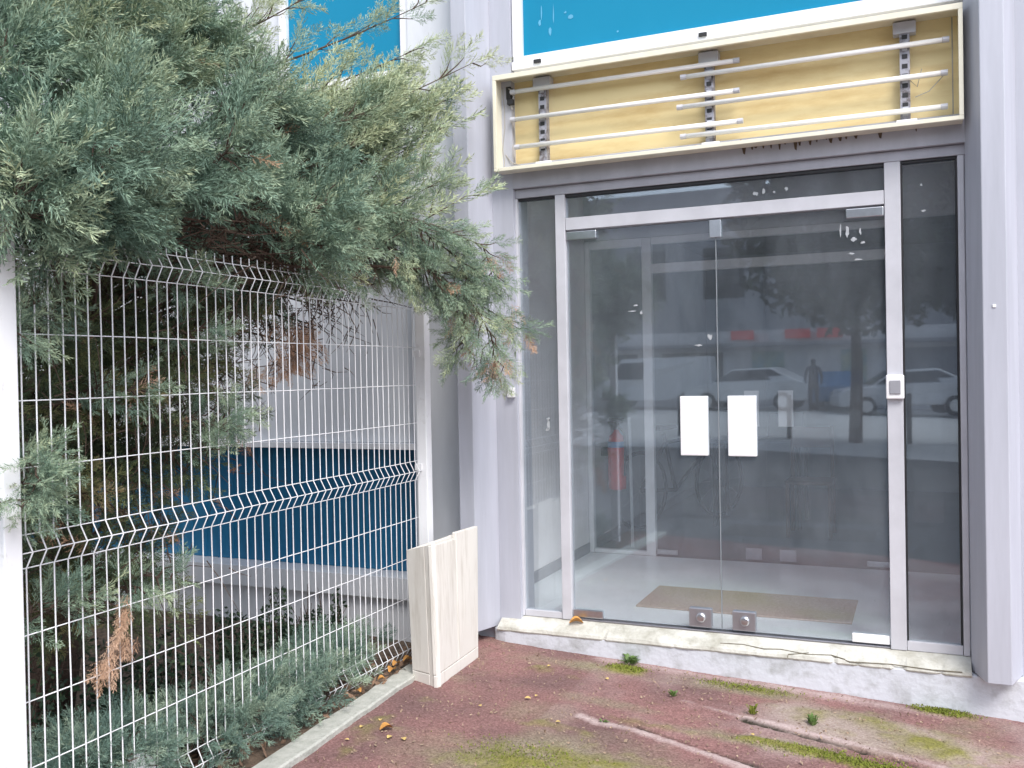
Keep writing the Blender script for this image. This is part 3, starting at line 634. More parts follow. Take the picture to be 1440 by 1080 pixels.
def grow(path, fol, tw, shoots, slen, size, tint, t0=.35, upb=.15, r0=.02, spread=.85, tpl=None, step=.05, keep=None, dead=None, bias=(0, 0, 0)):
    bias = np.asarray(bias, float)
    path = np.asarray(path, float); n = len(path)
    tw.tube([tuple(q) for q in path], [r0 * (1 - .85 * k / (n - 1)) for k in range(n)], 5, False)
    for k in range(shoots):
        t_ = t0 + (1 - t0) * (k + rng.random()) / shoots; f_ = t_ * (n - 1); i = min(int(f_), n - 2); p = path[i] + (path[i + 1] - path[i]) * (f_ - i)
        tg = path[i + 1] - path[i]; tg /= np.linalg.norm(tg) + 1e-9; pr = rng.normal(0, 1, 3); pr -= tg * pr.dot(tg); pr /= np.linalg.norm(pr)
        d = .75 * tg + spread * pr + np.array([0, 0, upb]) + bias; d /= np.linalg.norm(d)
        ln = slen * (1.15 - .6 * t_) * rng.uniform(.6, 1.25); q = p + d * ln + np.array([0, 0, -.15 * ln * (upb < .1)])
        if keep and not keep(q): continue
        tn = tint + rng.normal(0, .12)
        tw.tube([tuple(p), tuple((p + q) / 2 + rng.normal(0, .01, 3)), tuple(q)], [.004, .003, .0015], 4, False)
        m = max(2, int(ln / step))
        for j in range(m):
            u = .25 + .75 * (j + .5) / m; e = rng.normal(0, 1, 3); e -= d * e.dot(d); e /= np.linalg.norm(e)
            (fol if dead is None or rng.random() > .012 else dead).spray(p + (q - p) * u, d + .6 * e + np.array([0, 0, upb * .8]) + bias * .7, size * rng.uniform(.7, 1.2) * (1.1 - .3 * u), tn, tpl)
        fol.spray(q - d * .02, d + np.array([0, 0, upb * .5]), size * 1.1, tn + .06, tpl)
    tg = path[-1] - path[-2]
    fol.spray(path[-1] - tg * .3, tg, size * 1.3, tint + .15, tpl)
UPT = [(0.62, 2.45, 3.01), (0.35, 2.4, 3.34), (0.29, 2.35, 3.09), (0.15, 2.4, 3.01), (-.1, 1.9, 3.30)]
UP = [(-0.32, 1.4, 3.39), (-0.2, 0.8, 3.15), (-0.06, 0.3, 2.89), (-0.01, 0.0, 2.76), (0.49, 2.4, 2.7), (0.49, 2.3, 2.41), (0.58, 2.42, 2.34), (0.4, 2.2, 2.25), (0.44, 2.35, 2.8), (0.32, 2.25, 2.56), (0.25, 2.1, 2.80), (0.17, 1.95, 2.57),
      (.22, 2.2, 2.74), (.14, 2.05, 2.66), (.3, 2.2, 2.52), (.1, 2.15, 2.70), (.02, 1.95, 2.62), (.34, 2.3, 2.70), (.25, 2.15, 2.40), (.3, 2.1, 2.28), (.12, 2.0, 2.42), (.38, 2.3, 2.62)]
FR = [(-0.16, -0.03, 2.59), (-0.14, 0.21, 2.61), (-0.11, 0.39, 2.71), (-0.22, 0.92, 2.89), (-0.17, 1.06, 2.89), (-0.09, -0.0, 2.45), (-0.09, 0.26, 2.52), (-0.15, 0.58, 2.61), (-0.06, 0.77, 2.7), (-0.1, 1.11, 2.78), (0.12, -0.26, 2.21), (0.01, -0.01, 2.3), (-0.04, 0.34, 2.41), (0.14, 0.43, 2.41), (-0.02, 0.86, 2.52), (0.09, 1.16, 2.63), (-0.0, 1.83, 2.71), (0.14, -0.15, 2.13), (0.16, 0.02, 2.16), (0.22, 0.2, 2.22), (0.19, 0.48, 2.29), (0.19, 0.83, 2.39), (0.01, 1.37, 2.54), (-0.01, 2.11, 2.69), (0.18, -0.31, 2.01), (0.17, -0.12, 2.04), (0.21, 0.09, 2.09), (0.21, 0.35, 2.11), (0.2, 0.61, 2.23), (0.14, 1.09, 2.28), (0.09, 1.59, 2.41), (0.2, -0.27, 2.03), (0.1, 0.07, 2.07), (0.14, 0.27, 2.09), (0.16, 0.5, 2.12), (0.15, 0.74, 2.16), (0.19, 1.27, 2.18), (0.14, 1.93, 2.32), (0.1, 1.19, 2.09), (0.17, 1.55, 2.09)]
BK = [(-.6, .85, 2.85), (-.7, 1.0, 3.0), (-.6, .7, 2.75), (-.55, 1.1, 2.9), (-.5, .5, 2.75), (-.6, 1.2, 2.75), (-.35, 1.4, 2.02), (-.4, 1.7, 2.03), (-.3, 1.9, 2.06), (-.5, 1.2, 2.0), (-.45, 2.0, 2.1), (-.6, 1.55, 2.05), (-.3, 1.1, 2.0), (-0.52, 0.32, 2.89), (-0.58, 0.85, 3.09), (-0.62, 0.34, 2.6), (-0.8, 0.38, 2.39), (-0.78, 0.98, 2.5), (-0.49, 1.15, 2.42), (-0.43, 1.65, 2.65), (-0.7, 0.47, 2.07), (-0.72, 0.81, 2.14), (-0.91, 1.79, 2.33), (-0.81, 2.06, 2.28), (-0.75, 2.3, 2.4), (-0.67, 0.48, 1.99), (-0.77, 0.97, 2.05), (-0.65, 1.47, 1.98), (-0.77, 2.0, 2.08)]
DR = [[(0.03, 1.9, 2.13), (0.26, 2.05, 1.98), (0.41, 2.2, 1.83), (0.62, 2.34, 1.67)], [(0.14, 1.85, 2.08), (0.33, 2.05, 1.92), (0.42, 2.15, 1.75), (0.37, 2.2, 1.58)], [(0.31, 1.95, 1.95), (0.46, 2.1, 1.82), (0.55, 2.15, 1.64), (0.55, 2.2, 1.47)], [(0.19, 1.9, 2.22), (0.34, 2.05, 2.16), (0.49, 2.2, 2.08), (0.52, 2.3, 1.91)], [(-0.05, 1.9, 2.14), (0.13, 2.0, 2.02), (0.31, 2.1, 1.95), (0.53, 2.2, 1.89)], [(0.22, 1.85, 2.21), (0.32, 1.95, 2.12), (0.41, 2.05, 2.02), (0.46, 2.1, 1.9)]]
TR = thing('juniper_tree', (-1.15, 1.0, -.02), 'big blue green juniper spreading over the top of the white wire fence', 'tree')
trk = lambda z: np.array([-1.15 + .06 * z + .05 * math.sin(z * 2), 1.0 + .08 * z, z])
MB().tube([tuple(trk(z)) for z in np.linspace(-.05, 3.9, 14)], [.13 - .026 * z for z in np.linspace(-.05, 3.9, 14)], 12).build('trunk', M['bark'], TR, smooth=True)
fo, tw, dd = Fol(), MB(), Fol()
ok = lambda q: q[1] < 2.66
for L_, kw in ((UPT, dict(shoots=12, slen=.20, size=.15, tint=.72, t0=.5, upb=.34, r0=.011)), (UP, dict(shoots=14, slen=.30, size=.20, tint=.70, t0=.42, upb=.30, r0=.013)), (FR, dict(shoots=20, slen=.17, size=.18, tint=.46, t0=.76, upb=.10, r0=.015)), (BK, dict(shoots=10, slen=.34, size=.21, tint=.25, t0=.4, upb=.1, r0=.016, step=.08))):  # back limbs darkest: shade inside the crown put into the tint
    for tp in L_:
        if kw['slen'] == .17 and rng.random() < .12: continue
        tp = np.array(tp) + (rng.normal(0, .07, 3) * np.array([1.6, .6, .4]) if kw['slen'] == .17 else 0); tp = tp + (trk(tp[2]) - tp) * (.13 if kw['upb'] > .2 else .04); h = np.hypot(*(tp[:2] - trk(tp[2])[:2])); zb = np.clip(tp[2] - .45 * h, 1.2, 3.3); b0 = trk(zb)
        mid = (b0 + tp) / 2 + np.array([0, 0, .10 if kw['upb'] < .2 else -.06]) + rng.normal(0, .06, 3)
        k2 = dict(kw); k2['bias'] = np.array([.12, .55, .30]) if tp[2] > 2.35 else np.array([.15, .15, -.18]); k2['shoots'] = 11 if kw['upb'] > .2 and tp[0] > 0 else kw['shoots']
        k2['tint'] = kw['tint'] + .14 * (tp[2] - 2.4) + rng.normal(0, .10)  # paler with height: the sunlit top is put into the leaf colour
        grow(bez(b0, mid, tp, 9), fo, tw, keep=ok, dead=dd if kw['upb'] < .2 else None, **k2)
for P in DR:
    P = np.array(P); b0 = trk(1.9); path = np.concatenate([bez(b0, (b0 + P[0]) / 2 + np.array([0, 0, .12]), P[0], 5)[:-1], P])
    grow(path, fo, tw, 38, .15, .125, .52, t0=.42, upb=-.16, r0=.012, keep=ok, step=.035, dead=dd)
# hanging dead twigs and brown fronds under the crown
for c_ in [(-0.25, 1.4, 1.87), (-0.3, 1.67, 1.83), (-0.2, 1.76, 1.89), (-0.3, 2.0, 1.80), (-0.2, 2.0, 1.88), (-0.35, 1.9, 1.6), (-0.3, 1.19, 1.86), (-0.4, 1.08, 1.79), (-0.4, 1.69, 1.72), (-0.25, 1.88, 1.70), (-.1, 1.5, 1.95), (-.1, 1.8, 1.97), (0, 1.2, 1.95), (-.1, .9, 1.92)]:
    c_ = np.array(c_); b0 = trk(min(1.95, c_[2] + .15)); tw.tube([tuple(q) for q in bez(b0, (b0 + c_) / 2 + np.array([0, 0, .1]), c_, 6)], [.012, .010, .008, .007, .005, .003], 5, False)
    for k in range(26):
        q = c_ + rng.normal(0, .10, 3); e = q + np.array([rng.normal(0, .07), rng.normal(0, .07), -rng.uniform(.02, .16)]); tw.tube([tuple(q), tuple((q + e) / 2 + rng.normal(0, .012, 3)), tuple(e)], [.003, .0022, .0012], 3, False)
for k in range(900):
    q = np.array([rng.uniform(-.75, .08), rng.uniform(.6, 2.15), rng.normal(2.0, .07)]); e = q + rng.normal(0, 1, 3) * np.array([.10, .12, .045]); tw.tube([tuple(q), tuple((q + e) / 2 + rng.normal(0, .015, 3)), tuple(e)], [.004, .003, .0015], 3, False)
for c_, n_ in (((-0.2, 1.56, 1.70), 14), ((-0.22, 1.70, 1.64), 20), ((-0.25, 1.66, 1.58), 16), ((-0.3, 1.41, 1.54), 4), ((-0.4, 1.29, 1.49), 3), ((-0.2, 1.76, 1.72), 5), ((-0.25, 1.57, 1.56), 5), ((.42, 2.12, 1.80), 4), ((.56, 2.2, 1.52), 8), ((.52, 2.24, 2.0), 4), ((.60, 2.32, 1.74), 4), ((.44, 2.12, 1.78), 4), ((.66, 2.36, 1.68), 3)):
    for k in range(n_): dd.spray(np.array(c_) + rng.normal(0, .03, 3), (rng.normal(0, .4), rng.normal(0, .5), -.8), .12, rng.uniform(.2, .8))
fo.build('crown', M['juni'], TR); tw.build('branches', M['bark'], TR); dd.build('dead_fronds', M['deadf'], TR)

# shrub behind the fence
BU = [(-0.35, 0.23, 1.76), (-0.38, 0.43, 1.67), (-0.38, 0.68, 1.72), (-0.34, 0.86, 1.80), (-0.51, 0.4, 1.61), (-0.24, 0.3, 1.61), (-0.45, 0.71, 1.62), (-0.3, 0.76, 1.56), (-0.54, 1.3, 1.63), (-0.33, 1.27, 1.59), (-0.33, 0.19, 1.5), (-0.4, 0.43, 1.46), (-0.21, 0.47, 1.44), (-0.23, 0.73, 1.4), (-0.28, 0.95, 1.44), (-0.18, 1.1, 1.41), (-0.17, 0.06, 1.37), (-0.55, 0.57, 1.26), (-0.37, 0.68, 1.26), (-0.38, 0.81, 1.27), (-0.16, 0.83, 1.31), (-0.34, 1.15, 1.24), (-0.4, 0.18, 1.18), (-0.5, 0.51, 1.16), (-0.49, 0.75, 1.16), (-0.24, 0.65, 1.15), (-0.19, 0.84, 1.18), (-0.36, 0.19, 1.04), (-0.28, 0.31, 1.08), (-0.21, 0.49, 1.05), (-0.52, .95, 0.96), (-0.27, 0.13, 0.98), (-0.28, 0.55, 0.86), (-0.34, 0.8, 0.8), (-0.46, .9, 0.78), (-0.36, 0.19, 0.81), (-0.55, 0.54, 0.68), (-0.34, 0.56, 0.66), (-0.15, 0.64, 0.68), (-.9, .2, 1.5), (-.9, .6, 1.3), (-.9, 1., 1.4), (-1., .4, .9), (-1., .8, .8), (-.9, 1.2, 1.75), (-1.3, .5, 1.7), (-1.4, 1., 1.2), (-1.4, .7, .6), (-.3, 1.15, 1.75), (-.3, 1.4, 1.72), (-.35, 1.2, 1.55), (-.4, 1.55, 1.78), (-.45, 1.4, 1.62), (-.5, 1.7, 1.8), (-.3, 1.05, 1.62), (-.6, 1.5, 1.72), (-.5, 1.15, 1.45)]
SH = thing('juniper_shrub', (-.8, .55, -.01), 'dull yellowish green juniper shrub pressed against the inside of the fence', 'shrub')
fo, tw, dd = Fol(), MB(), Fol()
MB().tube([(-.8, .55, -.04), (-.82, .6, .5), (-.78, .55, 1.0), (-.8, .6, 1.5)], [.06, .05, .04, .025], 8).build('stem', M['bark'], SH)
for tp in BU:
    tp = np.array(tp); b0 = np.array([-.8, .57, np.clip(tp[2] - .35, .1, 1.4)])
    grow(bez(b0, (b0 + tp) / 2 + rng.normal(0, .07, 3) + np.array([0, 0, .05]), tp, 7), fo, tw, 13, .22, .13, rng.uniform(.2, .72), t0=.3, upb=.08, r0=.012, step=.05, keep=lambda q: q[0] < -.02, dead=dd)
    for k in range(14):
        q = tp + rng.normal(0, .14, 3); q[0] = min(q[0], -.04); e = q + rng.normal(0, .10, 3); e[0] = min(e[0], -.03); tw.tube([tuple(q), tuple((q + e) / 2 + rng.normal(0, .015, 3)), tuple(e)], [.003, .002, .001], 3, False)
for k in range(26): dd.spray(np.array([-.3, .3 + .035 * k, 1.2]) + rng.normal(0, .22, 3) * np.array([.6, .5, 1]), (rng.normal(), rng.normal(), rng.normal() - .4), .11, rng.uniform(0, .5))
SP = [(0.03, 0.03, 1.69), (0.0, 0.12, 1.66), (0.05, -0.04, 1.58), (0.08, -0.04, 1.16), (0.06, 0.01, 1.11), (0.04, 0.07, 1.21), (0.1, -0.08, 1.11), (.09, -.02, 1.2), (.07, .02, 1.15), (0.03, 0.87, 1.26), (0.05, 0.9, 1.31), (0.03, 0.82, 1.19), (0.0, 0.5, 1.42), (0.0, 0.8, 1.81), (0.0, 0.83, 1.65), (0.0, 0.73, 1.82), (-0.02, 0.26, 0.75), (0.0, 0.13, 0.76), (-0.02, 0.47, 0.74), (-0.02, 0.61, 0.74)]
fs = Fol()
for tp in SP:
    tp = np.array(tp); b0 = tp + np.array([-.32, rng.normal(0, .08), rng.uniform(-.12, .05)])
    grow(bez(b0, (b0 + tp) / 2 + np.array([0, 0, .03]), tp, 6), fs, tw, 9, .10, .10, .45, t0=.25, upb=.1, r0=.005, step=.03)
fs.build('fresh_sprigs', M['juni'], SH)
fo.build('foliage', M['junk'], SH); tw.build('twigs', M['bark'], SH)
for P, n_ in ((((0.0, 0.39, 0.72), (0.01, 0.37, 0.69), (0.02, 0.33, 0.65), (0.02, .37, .62), (0.03, 0.29, 0.58), (0.03, 0.27, 0.54)), 5),):
    for q in P:
        for k in range(n_): dd.spray(np.array(q) + rng.normal(0, .012, 3), (rng.normal(0, .15), -.35 + rng.normal(0, .2), -1), .085, rng.uniform(.4, .9))
dd.build('dead_fronds', M['deadf'], SH)
# ground junipers along the fence foot
GJ = [(-.02, .38, 'spreading juniper at the fence foot nearest the viewer', 40, .24), (.03, .95, 'spreading juniper with yellowish tips at the middle of the fence foot', 42, .22), (.02, 1.42, 'spreading juniper along the kerb where it pushes through the wires', 34, .17), (-.06, 1.78, 'smallest spreading juniper near the wooden box', 30, .16)]
for gx, gy, lab, n_, H in GJ:
    T = thing('ground_juniper', (gx - .12, gy, -.01), 'blue green ' + lab, 'shrub', 'ground junipers along the fence foot'); fo, tw = Fol(), MB()
    for k in range(n_):
        a = rng.uniform(0, 2 * math.pi); rr = rng.uniform(.06, .26); b0 = np.array([gx - .12, gy + rng.normal(0, .12), .0])
        tp = b0 + np.array([math.cos(a) * rr * .75, math.sin(a) * rr, rng.uniform(.04, H)]); tp[0] = min(tp[0], .10)
        grow(bez(b0, (b0 + tp) / 2 + np.array([0, 0, .05]), tp, 5), fo, tw, 5, .09, .105, rng.uniform(.3, .65), t0=.35, upb=.25, r0=.005, step=.03, keep=lambda q: q[2] > .0)
    fo.build('foliage', M['junb'], T); tw.build('stems', M['bark'], T)
# undergrowth and small-leaved shrubs behind
def leafy(T, c, R, n, m, size, parent):
    d = rng.normal(0, 1, (n, 3)); d /= np.linalg.norm(d, axis=1)[:, None]; rad = rng.random(n) ** .45
    P = np.array(c) + d * rad[:, None] * np.array(R) * (1 + .3 * np.sin(d[:, :1] * 5 + d[:, 1:2] * 7)); P[:, 2] = np.maximum(P[:, 2], -.2)
    u = rng.normal(0, 1, (n, 3)); u /= np.linalg.norm(u, axis=1)[:, None]; w_ = np.cross(u, rng.normal(0, 1, (n, 3))); w_ /= np.linalg.norm(w_, axis=1)[:, None]
    s_ = size * rng.uniform(.6, 1.4, n)[:, None]
    V = np.stack([P - u * s_, P + w_ * s_ * .5, P + u * s_, P - w_ * s_ * .5], 1).reshape(-1, 3); V[:, 2] = np.maximum(V[:, 2], -.25)
    return np_mesh('foliage', V, np.arange(4 * n).reshape(-1, 4), m, parent, {'tint': np.repeat(np.clip(rng.normal(.4, .25, n), 0, 1), 4)})
for c_, R, n_, lab in (((-.55, 1.80, .05), (.26, .38, .28), 4200, 'dark small leaved shrub low behind the middle of the fence'), ((-.62, 2.30, -.06), (.2, .22, .2), 1300, 'dark small leaved shrub next to the white base wall'), ((-.45, .95, .14), (.3, .4, .26), 2600, 'dark small leaved undergrowth shrub behind the near half of the fence'), ((-.5, .35, .15), (.3, .45, .35), 2400, 'dark leafy undergrowth beside the left fence post')):
    T = thing('leafy_shrub', (c_[0], c_[1], 0), lab, 'shrub', 'dark leafy shrubs behind the fence')
    leafy(T, c_, R, n_, M['dleaf'], .014, T)
    s_ = MB()
    for k in range(22):
        e = np.array(c_) + rng.normal(0, .5, 3) * np.array(R); e[2] = abs(e[2]) + .1; b0 = (c_[0] + rng.normal(0, .04), c_[1] + rng.normal(0, .04), -.22); s_.tube([b0, tuple((np.array(b0) + e) / 2 + rng.normal(0, .03, 3)), tuple(e)], [.004, .003, .0015], 4, False)
    s_.build('stems', M['bark'], T)
T = thing('leafy_shrub', (-.62, 2.42, 0), 'single slim upright twig with dark leaves before the white base wall', 'shrub')
leafy(T, (-.55, 2.42, .06), (.04, .05, .22), 170, M['dleaf'], .018, T)
MB().tube([(-.55, 2.42, -.24), (-.54, 2.42, .05), (-.55, 2.43, .26)], [.005, .004, .002], 5).build('stem', M['bark'], T)
# dark leaf mass added behind the juniper so no lit wall shows through
T = thing('dark_backing', (-3.2, 1.2, 0), 'dark leaf mass added to keep the gaps behind the juniper dark', 'dark_backing')
leafy(T, (-2.9, .9, 1.0), (.9, 1.3, 1.5), 26000, M['dleaf'], .035, T)
MB().tube([(-2.9, .9, -.05), (-2.9, .9, 1.5)], [.06, .02], 6).build('stem', M['bark'], T)

# ------------------------------------------------------------------ small things on the ground
def leaf_mesh(name, m, pos, s_, yaw, label, cat, group=None, curl=.35):
    b = MB(); n = 7; P = []
    for i in range(n):
        t_ = i / (n - 1); wd = .42 * math.sin(math.pi * min(1, t_ * .9 + .06)) ** .8; z = .22 * math.sin(t_ * 3.1) * curl
        for q, zz_ in ((-wd, abs(wd) * curl), (0, 0), (wd, abs(wd) * curl * .8)): P.append((t_ - .5, q, z + zz_))
    cs, sn = math.cos(yaw), math.sin(yaw)
    b.add([(pos[0] + s_ * (x * cs - y * sn), pos[1] + s_ * (x * sn + y * cs), pos[2] + s_ * z) for x, y, z in P], [(3 * i + j, 3 * i + 3 + j, 3 * i + 4 + j, 3 * i + 1 + j) for i in range(n - 1) for j in range(2)])
    return tag(b.build(name, m, None, 0, True), label, cat, group)
leaf_mesh('fallen_leaf', M['leafor'], (.725, 2.795, .098), .075, .4, 'curled orange dry leaf lying on the stone sill by the left post', 'leaf', curl=.8)
def G(x): return float(gz(x)) + .010
leaf_mesh('fallen_leaf', M['leafor'], (.385, 1.385, G(.38)), .055, .9, 'largest orange leaf on the maroon asphalt beside the kerb', 'leaf', curl=.7)
LG = 'small yellow leaf bits scattered on the maroon asphalt'
for x, y, s_ in ((.44, 1.32, .03), (.50, 1.33, .028), (.31, 1.46, .022), (.28, 1.36, .022), (.30, 1.22, .02), (.776, 1.98, .03), (.80, 2.03, .02), (1.0, 1.78, .022), (1.02, 2.4, .024), (.62, 1.8, .02), (1.78, 2.02, .02), (.7, 2.45, .022)):
    leaf_mesh('fallen_leaf', M['leafye'], (x, y, G(x)), s_ * .95, rng.uniform(0, 6), 'tiny pale yellow leaf scrap on the maroon asphalt', 'leaf', LG)
for x, y, s_ in ((.09, 1.93, .05), (.06, 2.02, .045), (.11, 1.80, .035), (.10, 1.62, .03), (.08, 2.1, .05)):
    leaf_mesh('fallen_leaf', M['leafor'], (x, y, .03), s_, rng.uniform(0, 6), 'dry brown leaf in the soil strip between the fence and the kerb', 'leaf', 'dry leaves in the soil strip', .8)
def weed(x, y, n, r, h, label, m='weed'):
    b = MB()
    for k in range(n):
        a = rng.uniform(0, 6.28); R_ = r * rng.uniform(.4, 1); z0 = float(gz(x)) + .002; hh = h * rng.uniform(.3, 1); q = rng.uniform(.004, .009)
        dx, dy = math.cos(a), math.sin(a); px, py = x + dx * R_ * .3, y + dy * R_ * .3
        b.add([(px, py, z0), (x + dx * R_ * .7 - dy * q, y + dy * R_ * .7 + dx * q, z0 + hh), (x + dx * R_ * 1.1, y + dy * R_ * 1.1, z0 + hh * 1.1), (x + dx * R_ * .7 + dy * q, y + dy * R_ * .7 - dx * q, z0 + hh)], [(0, 1, 2, 3)])
    tag(b.build('weed', M[m]), label, 'weed')
weed(1.367, 2.33, 16, .03, .03, 'small bright green weed at the upper end of the pale crack')
weed(1.998, 2.26, 26, .035, .045, 'largest green weed tuft growing from the pale crack')
weed(1.74, 2.27, 22, .03, .05, 'dull green weed in the crack between two other weeds', 'moss')
weed(1.05, 2.70, 60, .07, .04, 'dark green weed tuft against the plinth')
weed(1.17, 1.88, 10, .03, .015, 'flat green weed at the tip of the pale repair strip')
weed(.16, 2.06, 14, .03, .03, 'small weed at the corner of the kerb and the wooden box', 'moss')
def mossbits():
    n = 5200; pts = []
    for cx, cy, rx, ry, k in [(1.06, 2.60, .08, .04, 900), (1.65, 2.60, .2, .05, 600), (2.05, 1.96, .2, .04, 1100), (2.30, 1.93, .2, .05, 900), (2.52, 2.69, .10, .035, 1300), (1.0, 1.40, .25, .12, 700)]:
        pts.append(np.stack([rng.normal(cx, rx * .6, k), np.minimum(rng.normal(cy, ry * .6, k), 2.728)], 1))
    P = np.concatenate(pts); n = len(P); a = rng.uniform(0, 6.28, n); s_ = rng.uniform(.0025, .006, n); z = gz(P[:, 0]) + .006
    d = np.stack([np.cos(a) * s_, np.sin(a) * s_, 0 * s_], 1); e = np.stack([-np.sin(a) * s_, np.cos(a) * s_, 0 * s_], 1); c_ = np.stack([P[:, 0], P[:, 1], z], 1); up = np.stack([rng.normal(0, .003, n), rng.normal(0, .003, n), rng.uniform(.004, .011, n)], 1)
    V = np.stack([c_ - d, c_ + e * .6 + up * .6, c_ + d * .3 + up, c_ - e * .6 + up * .5], 1).reshape(-1, 3)
    tag(np_mesh('moss', V, np.arange(4 * n).reshape(-1, 4), M['moss']), 'yellow green moss cushions on the maroon asphalt', 'moss', kind='stuff')
mossbits()
def grit():
    n = 2600; P = np.stack([rng.uniform(.25, 2.8, n), rng.uniform(.9, 2.70, n)], 1); e1 = rng.normal(0, 1, (n, 3)) * .0035; e2 = rng.normal(0, 1, (n, 3)) * .003; c_ = np.stack([P[:, 0], P[:, 1], gz(P[:, 0]) + .009], 1)
    V = np.stack([c_ - e1, c_ + e2, c_ + e1, c_ - e2], 1).reshape(-1, 3)
    tag(np_mesh('grit', V, np.arange(4 * n).reshape(-1, 4), M['crumb']), 'fine pale crumbs of leaf and grit on the maroon asphalt', 'grit', kind='stuff')
M['crumb'] = mat('crumb', (.16, .09, .06), .9, .2, 200, col2=(.46, .36, .26))
grit()
n = 900; P = np.stack([rng.uniform(-.9, .12, n), rng.uniform(.3, 2.6, n)], 1); e1 = rng.normal(0, 1, (n, 3)) * .014; e2 = rng.normal(0, 1, (n, 3)) * .007; c_ = np.stack([P[:, 0], P[:, 1], gz(np.maximum(P[:, 0], 0)) + .03 - .24 * np.clip((-P[:, 0] - .05) / .45, 0, 1) * np.clip((P[:, 1] - .6) / 1.4, 0, 1)], 1)
tag(np_mesh('leaf_litter', np.stack([c_ - e1, c_ + e2, c_ + e1, c_ - e2], 1).reshape(-1, 3), np.arange(4 * n).reshape(-1, 4), mat('litter_leaf', (.10, .06, .04), .9, .2, 90, col2=(.32, .20, .13))), 'brown leaf litter on the soil under the fence', 'leaf litter', kind='stuff')
# crumpled white paper behind the fence
b = MB(); nu, nv = 14, 8
for i in range(nu):
    for j in range(nv):
        a = 2 * math.pi * i / nu; e = math.pi / 2 * j / (nv - 1); r = .08 * (1 + rng.normal(0, .13)); b.v.append((-.03 + r * math.cos(a) * math.cos(e) * .7, .44 + r * math.sin(a) * math.cos(e) * .75, .11 + .06 * math.sin(e) * (1 + rng.normal(0, .1))))
b.f = [(i * nv + j, ((i + 1) % nu) * nv + j, ((i + 1) % nu) * nv + j + 1, i * nv + j + 1) for i in range(nu) for j in range(nv - 1)]
tag(b.build('crumpled_paper', M['paper']), 'crumpled white paper caught in the ground juniper at the fence', 'litter')

# ------------------------------------------------------------------ the street behind the viewer (seen mirrored in the glass)
FB = thing('shop_block', (-2, -29, 0), 'long pale shop block across the street with three red signs', 'building')
b = MB(); b.box(-26, 26, -40, -29, -.3, 2.9); b.build('ground_floor', M['shopwall'], FB)
b = MB(); b.box(-26, 26, -40, -29.4, 2.9, 8.5); b.build('upper_floor', M['shopgrey'], FB)
B('canopy', 'greyplastic', FB, -26, 26, -29.3, -28.4, 2.28, 2.42)
for x0, x1 in ((-4.25, -3.40), (-2.25, -1.34), (-1.10, -.2)): B('red_sign', 'shopred', FB, x0, x1, -28.9, -28.8, 2.55, 2.90)
for x0, x1, m_ in ((-3.5, -2.3, 'poster'), (-.3, .6, 'poster'), (-7, -4.6, 'darkglass'), (1.6, 4.5, 'shopgrey'), (-12, -8, 'darkglass')): B('shop_window', m_, FB, x0, x1, -29.05, -28.99, .7, 2.1)
for x in np.arange(-24, 24, 3.1): B('upper_pane', 'darkglass', FB, x, x + 1.6, -29.45, -29.39, 4.2, 6.2)
def car(x, y, yaw, m_, label, scale=1.0, van=False):
    T = thing('parked_car', (x, y, float(gz(x))), label, 'car', 'cars parked across the street'); z0 = float(gz(x))
    cs, sn = math.cos(yaw), math.sin(yaw)
    def tr(P): return [(x + scale * (p[0] * cs - p[1] * sn), y + scale * (p[0] * sn + p[1] * cs), z0 + scale * p[2]) for p in P]
    prof = [(-2.1, .3), (-2.12, .62), (-1.98, .82), (-1.1, .95), (-.45, 1.40), (.9, 1.45), (1.75, 1.02), (2.08, .92), (2.12, .35)] if not van else [(-2.2, .3), (-2.22, .8), (-1.7, 1.05), (-1.2, 1.85), (2.1, 1.9), (2.2, .35)]
    n = len(prof); b = MB(); wf = lambda z: .86 if z < 1.0 else .86 - (z - 1.0) * .45
    b.add(tr([(px, -wf(pz), pz) for px, pz in prof] + [(px, wf(pz), pz) for px, pz in prof]), [tuple(range(n)), tuple(range(n, 2 * n))[::-1]] + [(i, n + i, n + (i + 1) % n, (i + 1) % n) for i in range(n)])
    b.build('body', M[m_], T, .05)
    g = MB(); gp = [(-1.02, .99), (-.42, 1.35), (.86, 1.39), (1.55, 1.04)] if not van else [(-1.62, 1.1), (-1.2, 1.7), (-.3, 1.72), (-.3, 1.1)]
    for s_ in (-1, 1): g.add(tr([(px, s_ * (wf(pz) + .012), pz) for px, pz in gp]), [(0, 1, 2, 3)])
    g.add(tr([(-1.08, -.7, .985), (-1.08, .7, .985), (-.5, .6, 1.385), (-.5, -.6, 1.385)]), [(0, 1, 2, 3)]); g.each('window', M['darkglass'], T)
    for a in (-1.3, 1.3):
        for s_ in (-1, 1):
            q = MB(); q.tube(tr([(a, s_ * .70, .31), (a, s_ * .89, .31)]), .31 * scale, 18); wl = q.build('wheel', M['tyre'], T)
            q = MB(); q.tube(tr([(a, s_ * .885, .31), (a, s_ * .90, .31)]), .19 * scale, 14); q.build('rim', M['steel'], wl)
    for s_ in (-1, 1): q = MB().hexa(tr([(-2.13, s_ * .6 - .15, .62), (-2.0, s_ * .6 - .15, .62), (-2.0, s_ * .6 + .15, .62), (-2.13, s_ * .6 + .15, .62)]), tr([(-2.10, s_ * .6 - .15, .76), (-2.0, s_ * .6 - .15, .76), (-2.0, s_ * .6 + .15, .76), (-2.10, s_ * .6 + .15, .76)])); q.build('headlight', M['steel'], T)
car(-3.0, -25.6, .12, 'carwhite', 'white saloon parked in front of the blue poster window')
car(1.9, -24.5, -.25, 'carsilver', 'silver car parked nearest to the street trees')
car(6.4, -25.3, .05, 'carwhite', 'white car parked at the far right end of the row')
car(-.2, -26.9, math.pi / 2, 'carblue', 'small blue car parked nose on between two others', .9)
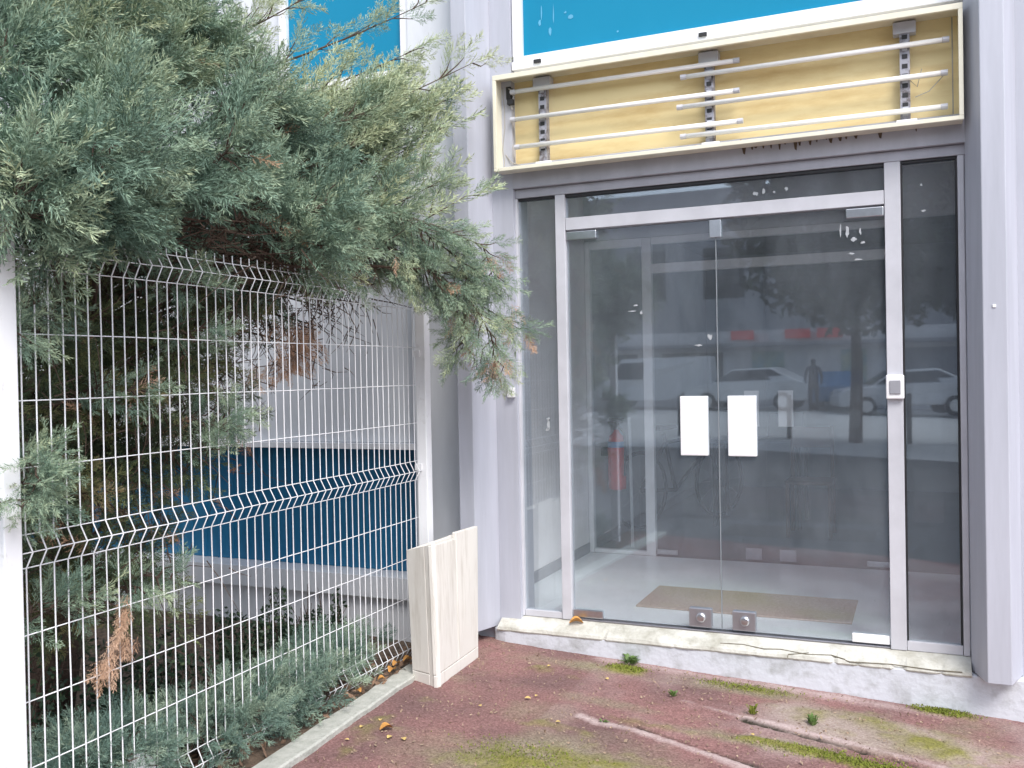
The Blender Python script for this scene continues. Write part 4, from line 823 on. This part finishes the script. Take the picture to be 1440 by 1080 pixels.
car(-6.6, -26.6, .0, 'carwhite', 'white delivery van parked left of the white saloon', 1.0, True)
# pedestrian
PE = thing('person', (-.75, -23.9, .02), 'person in dark clothes walking on the far pavement', 'person')
def skin(name, J, E, m_, parent):
    me = bpy.data.meshes.new(name); me.from_pydata([j[0] for j in J], E, []); o = link(name, me, M[m_], parent.location, parent)
    o.modifiers.new('skin', 'SKIN'); o.modifiers.new('sub', 'SUBSURF').render_levels = 1
    for q, j in zip(me.skin_vertices[0].data, J): q.radius = (j[1], j[1])
    me.skin_vertices[0].data[0].use_root = True
skin('body', [((0, 0, .92), .15), ((0, 0, 1.2), .15), ((0, 0, 1.42), .13), ((0, 0, 1.5), .06), ((0, .02, 1.62), .10), ((0, .02, 1.72), .08), ((-.19, 0, 1.40), .06), ((-.25, .05, 1.12), .045), ((-.22, .18, .92), .035), ((.19, 0, 1.40), .06), ((.25, -.05, 1.12), .045), ((.23, .05, .88), .035), ((-.09, 0, .86), .09), ((-.1, .12, .48), .065), ((-.1, .0, .09), .045), ((-.1, .14, .04), .035), ((.09, 0, .86), .09), ((.1, .02, .48), .065), ((.1, -.18, .12), .045), ((.1, -.04, .04), .035)],
     [(0, 1), (1, 2), (2, 3), (3, 4), (4, 5), (2, 6), (6, 7), (7, 8), (2, 9), (9, 10), (10, 11), (0, 12), (12, 13), (13, 14), (14, 15), (0, 16), (16, 17), (17, 18), (18, 19)], 'cloth', PE)
for x, y, h, r, lab in ((1.2, -12.5, 4.9, 1.7, 'dark street tree opposite the shop doors'), (3.6, -14, 5.2, 1.8, 'dark street tree right of the other one across the road'), (-8, -16, 6, 2.0, 'dark street tree far to the left across the road')):
    h -= .3; r *= 1.2; T = thing('street_tree', (x, y, 0), lab, 'tree', 'trees across the road')
    MB().tube([(x, y, -.1), (x + .05, y, 1.6), (x, y + .1, h * .75)], [.14, .11, .06], 10).build('trunk', M['bark'], T)
    leafy(T, (x, y, h), (r, r, h * .44), 20000, M['tleaf'], .12, T).name = 'crown'
for i, x in enumerate((-2.4, -.1, 2.2)):
    tag(MB().tube([(x, -12.6, -.1), (x, -12.6, .85)], .05, 10).lathe([(.055, 0), (.055, .02), (.03, .05)], (x, -12.6, .85), 12).build('bollard', M['black']), 'black bollard on the edge of the far pavement', 'bollard', 'bollards along the road')
# the raised strip for pedestrians this side of the road
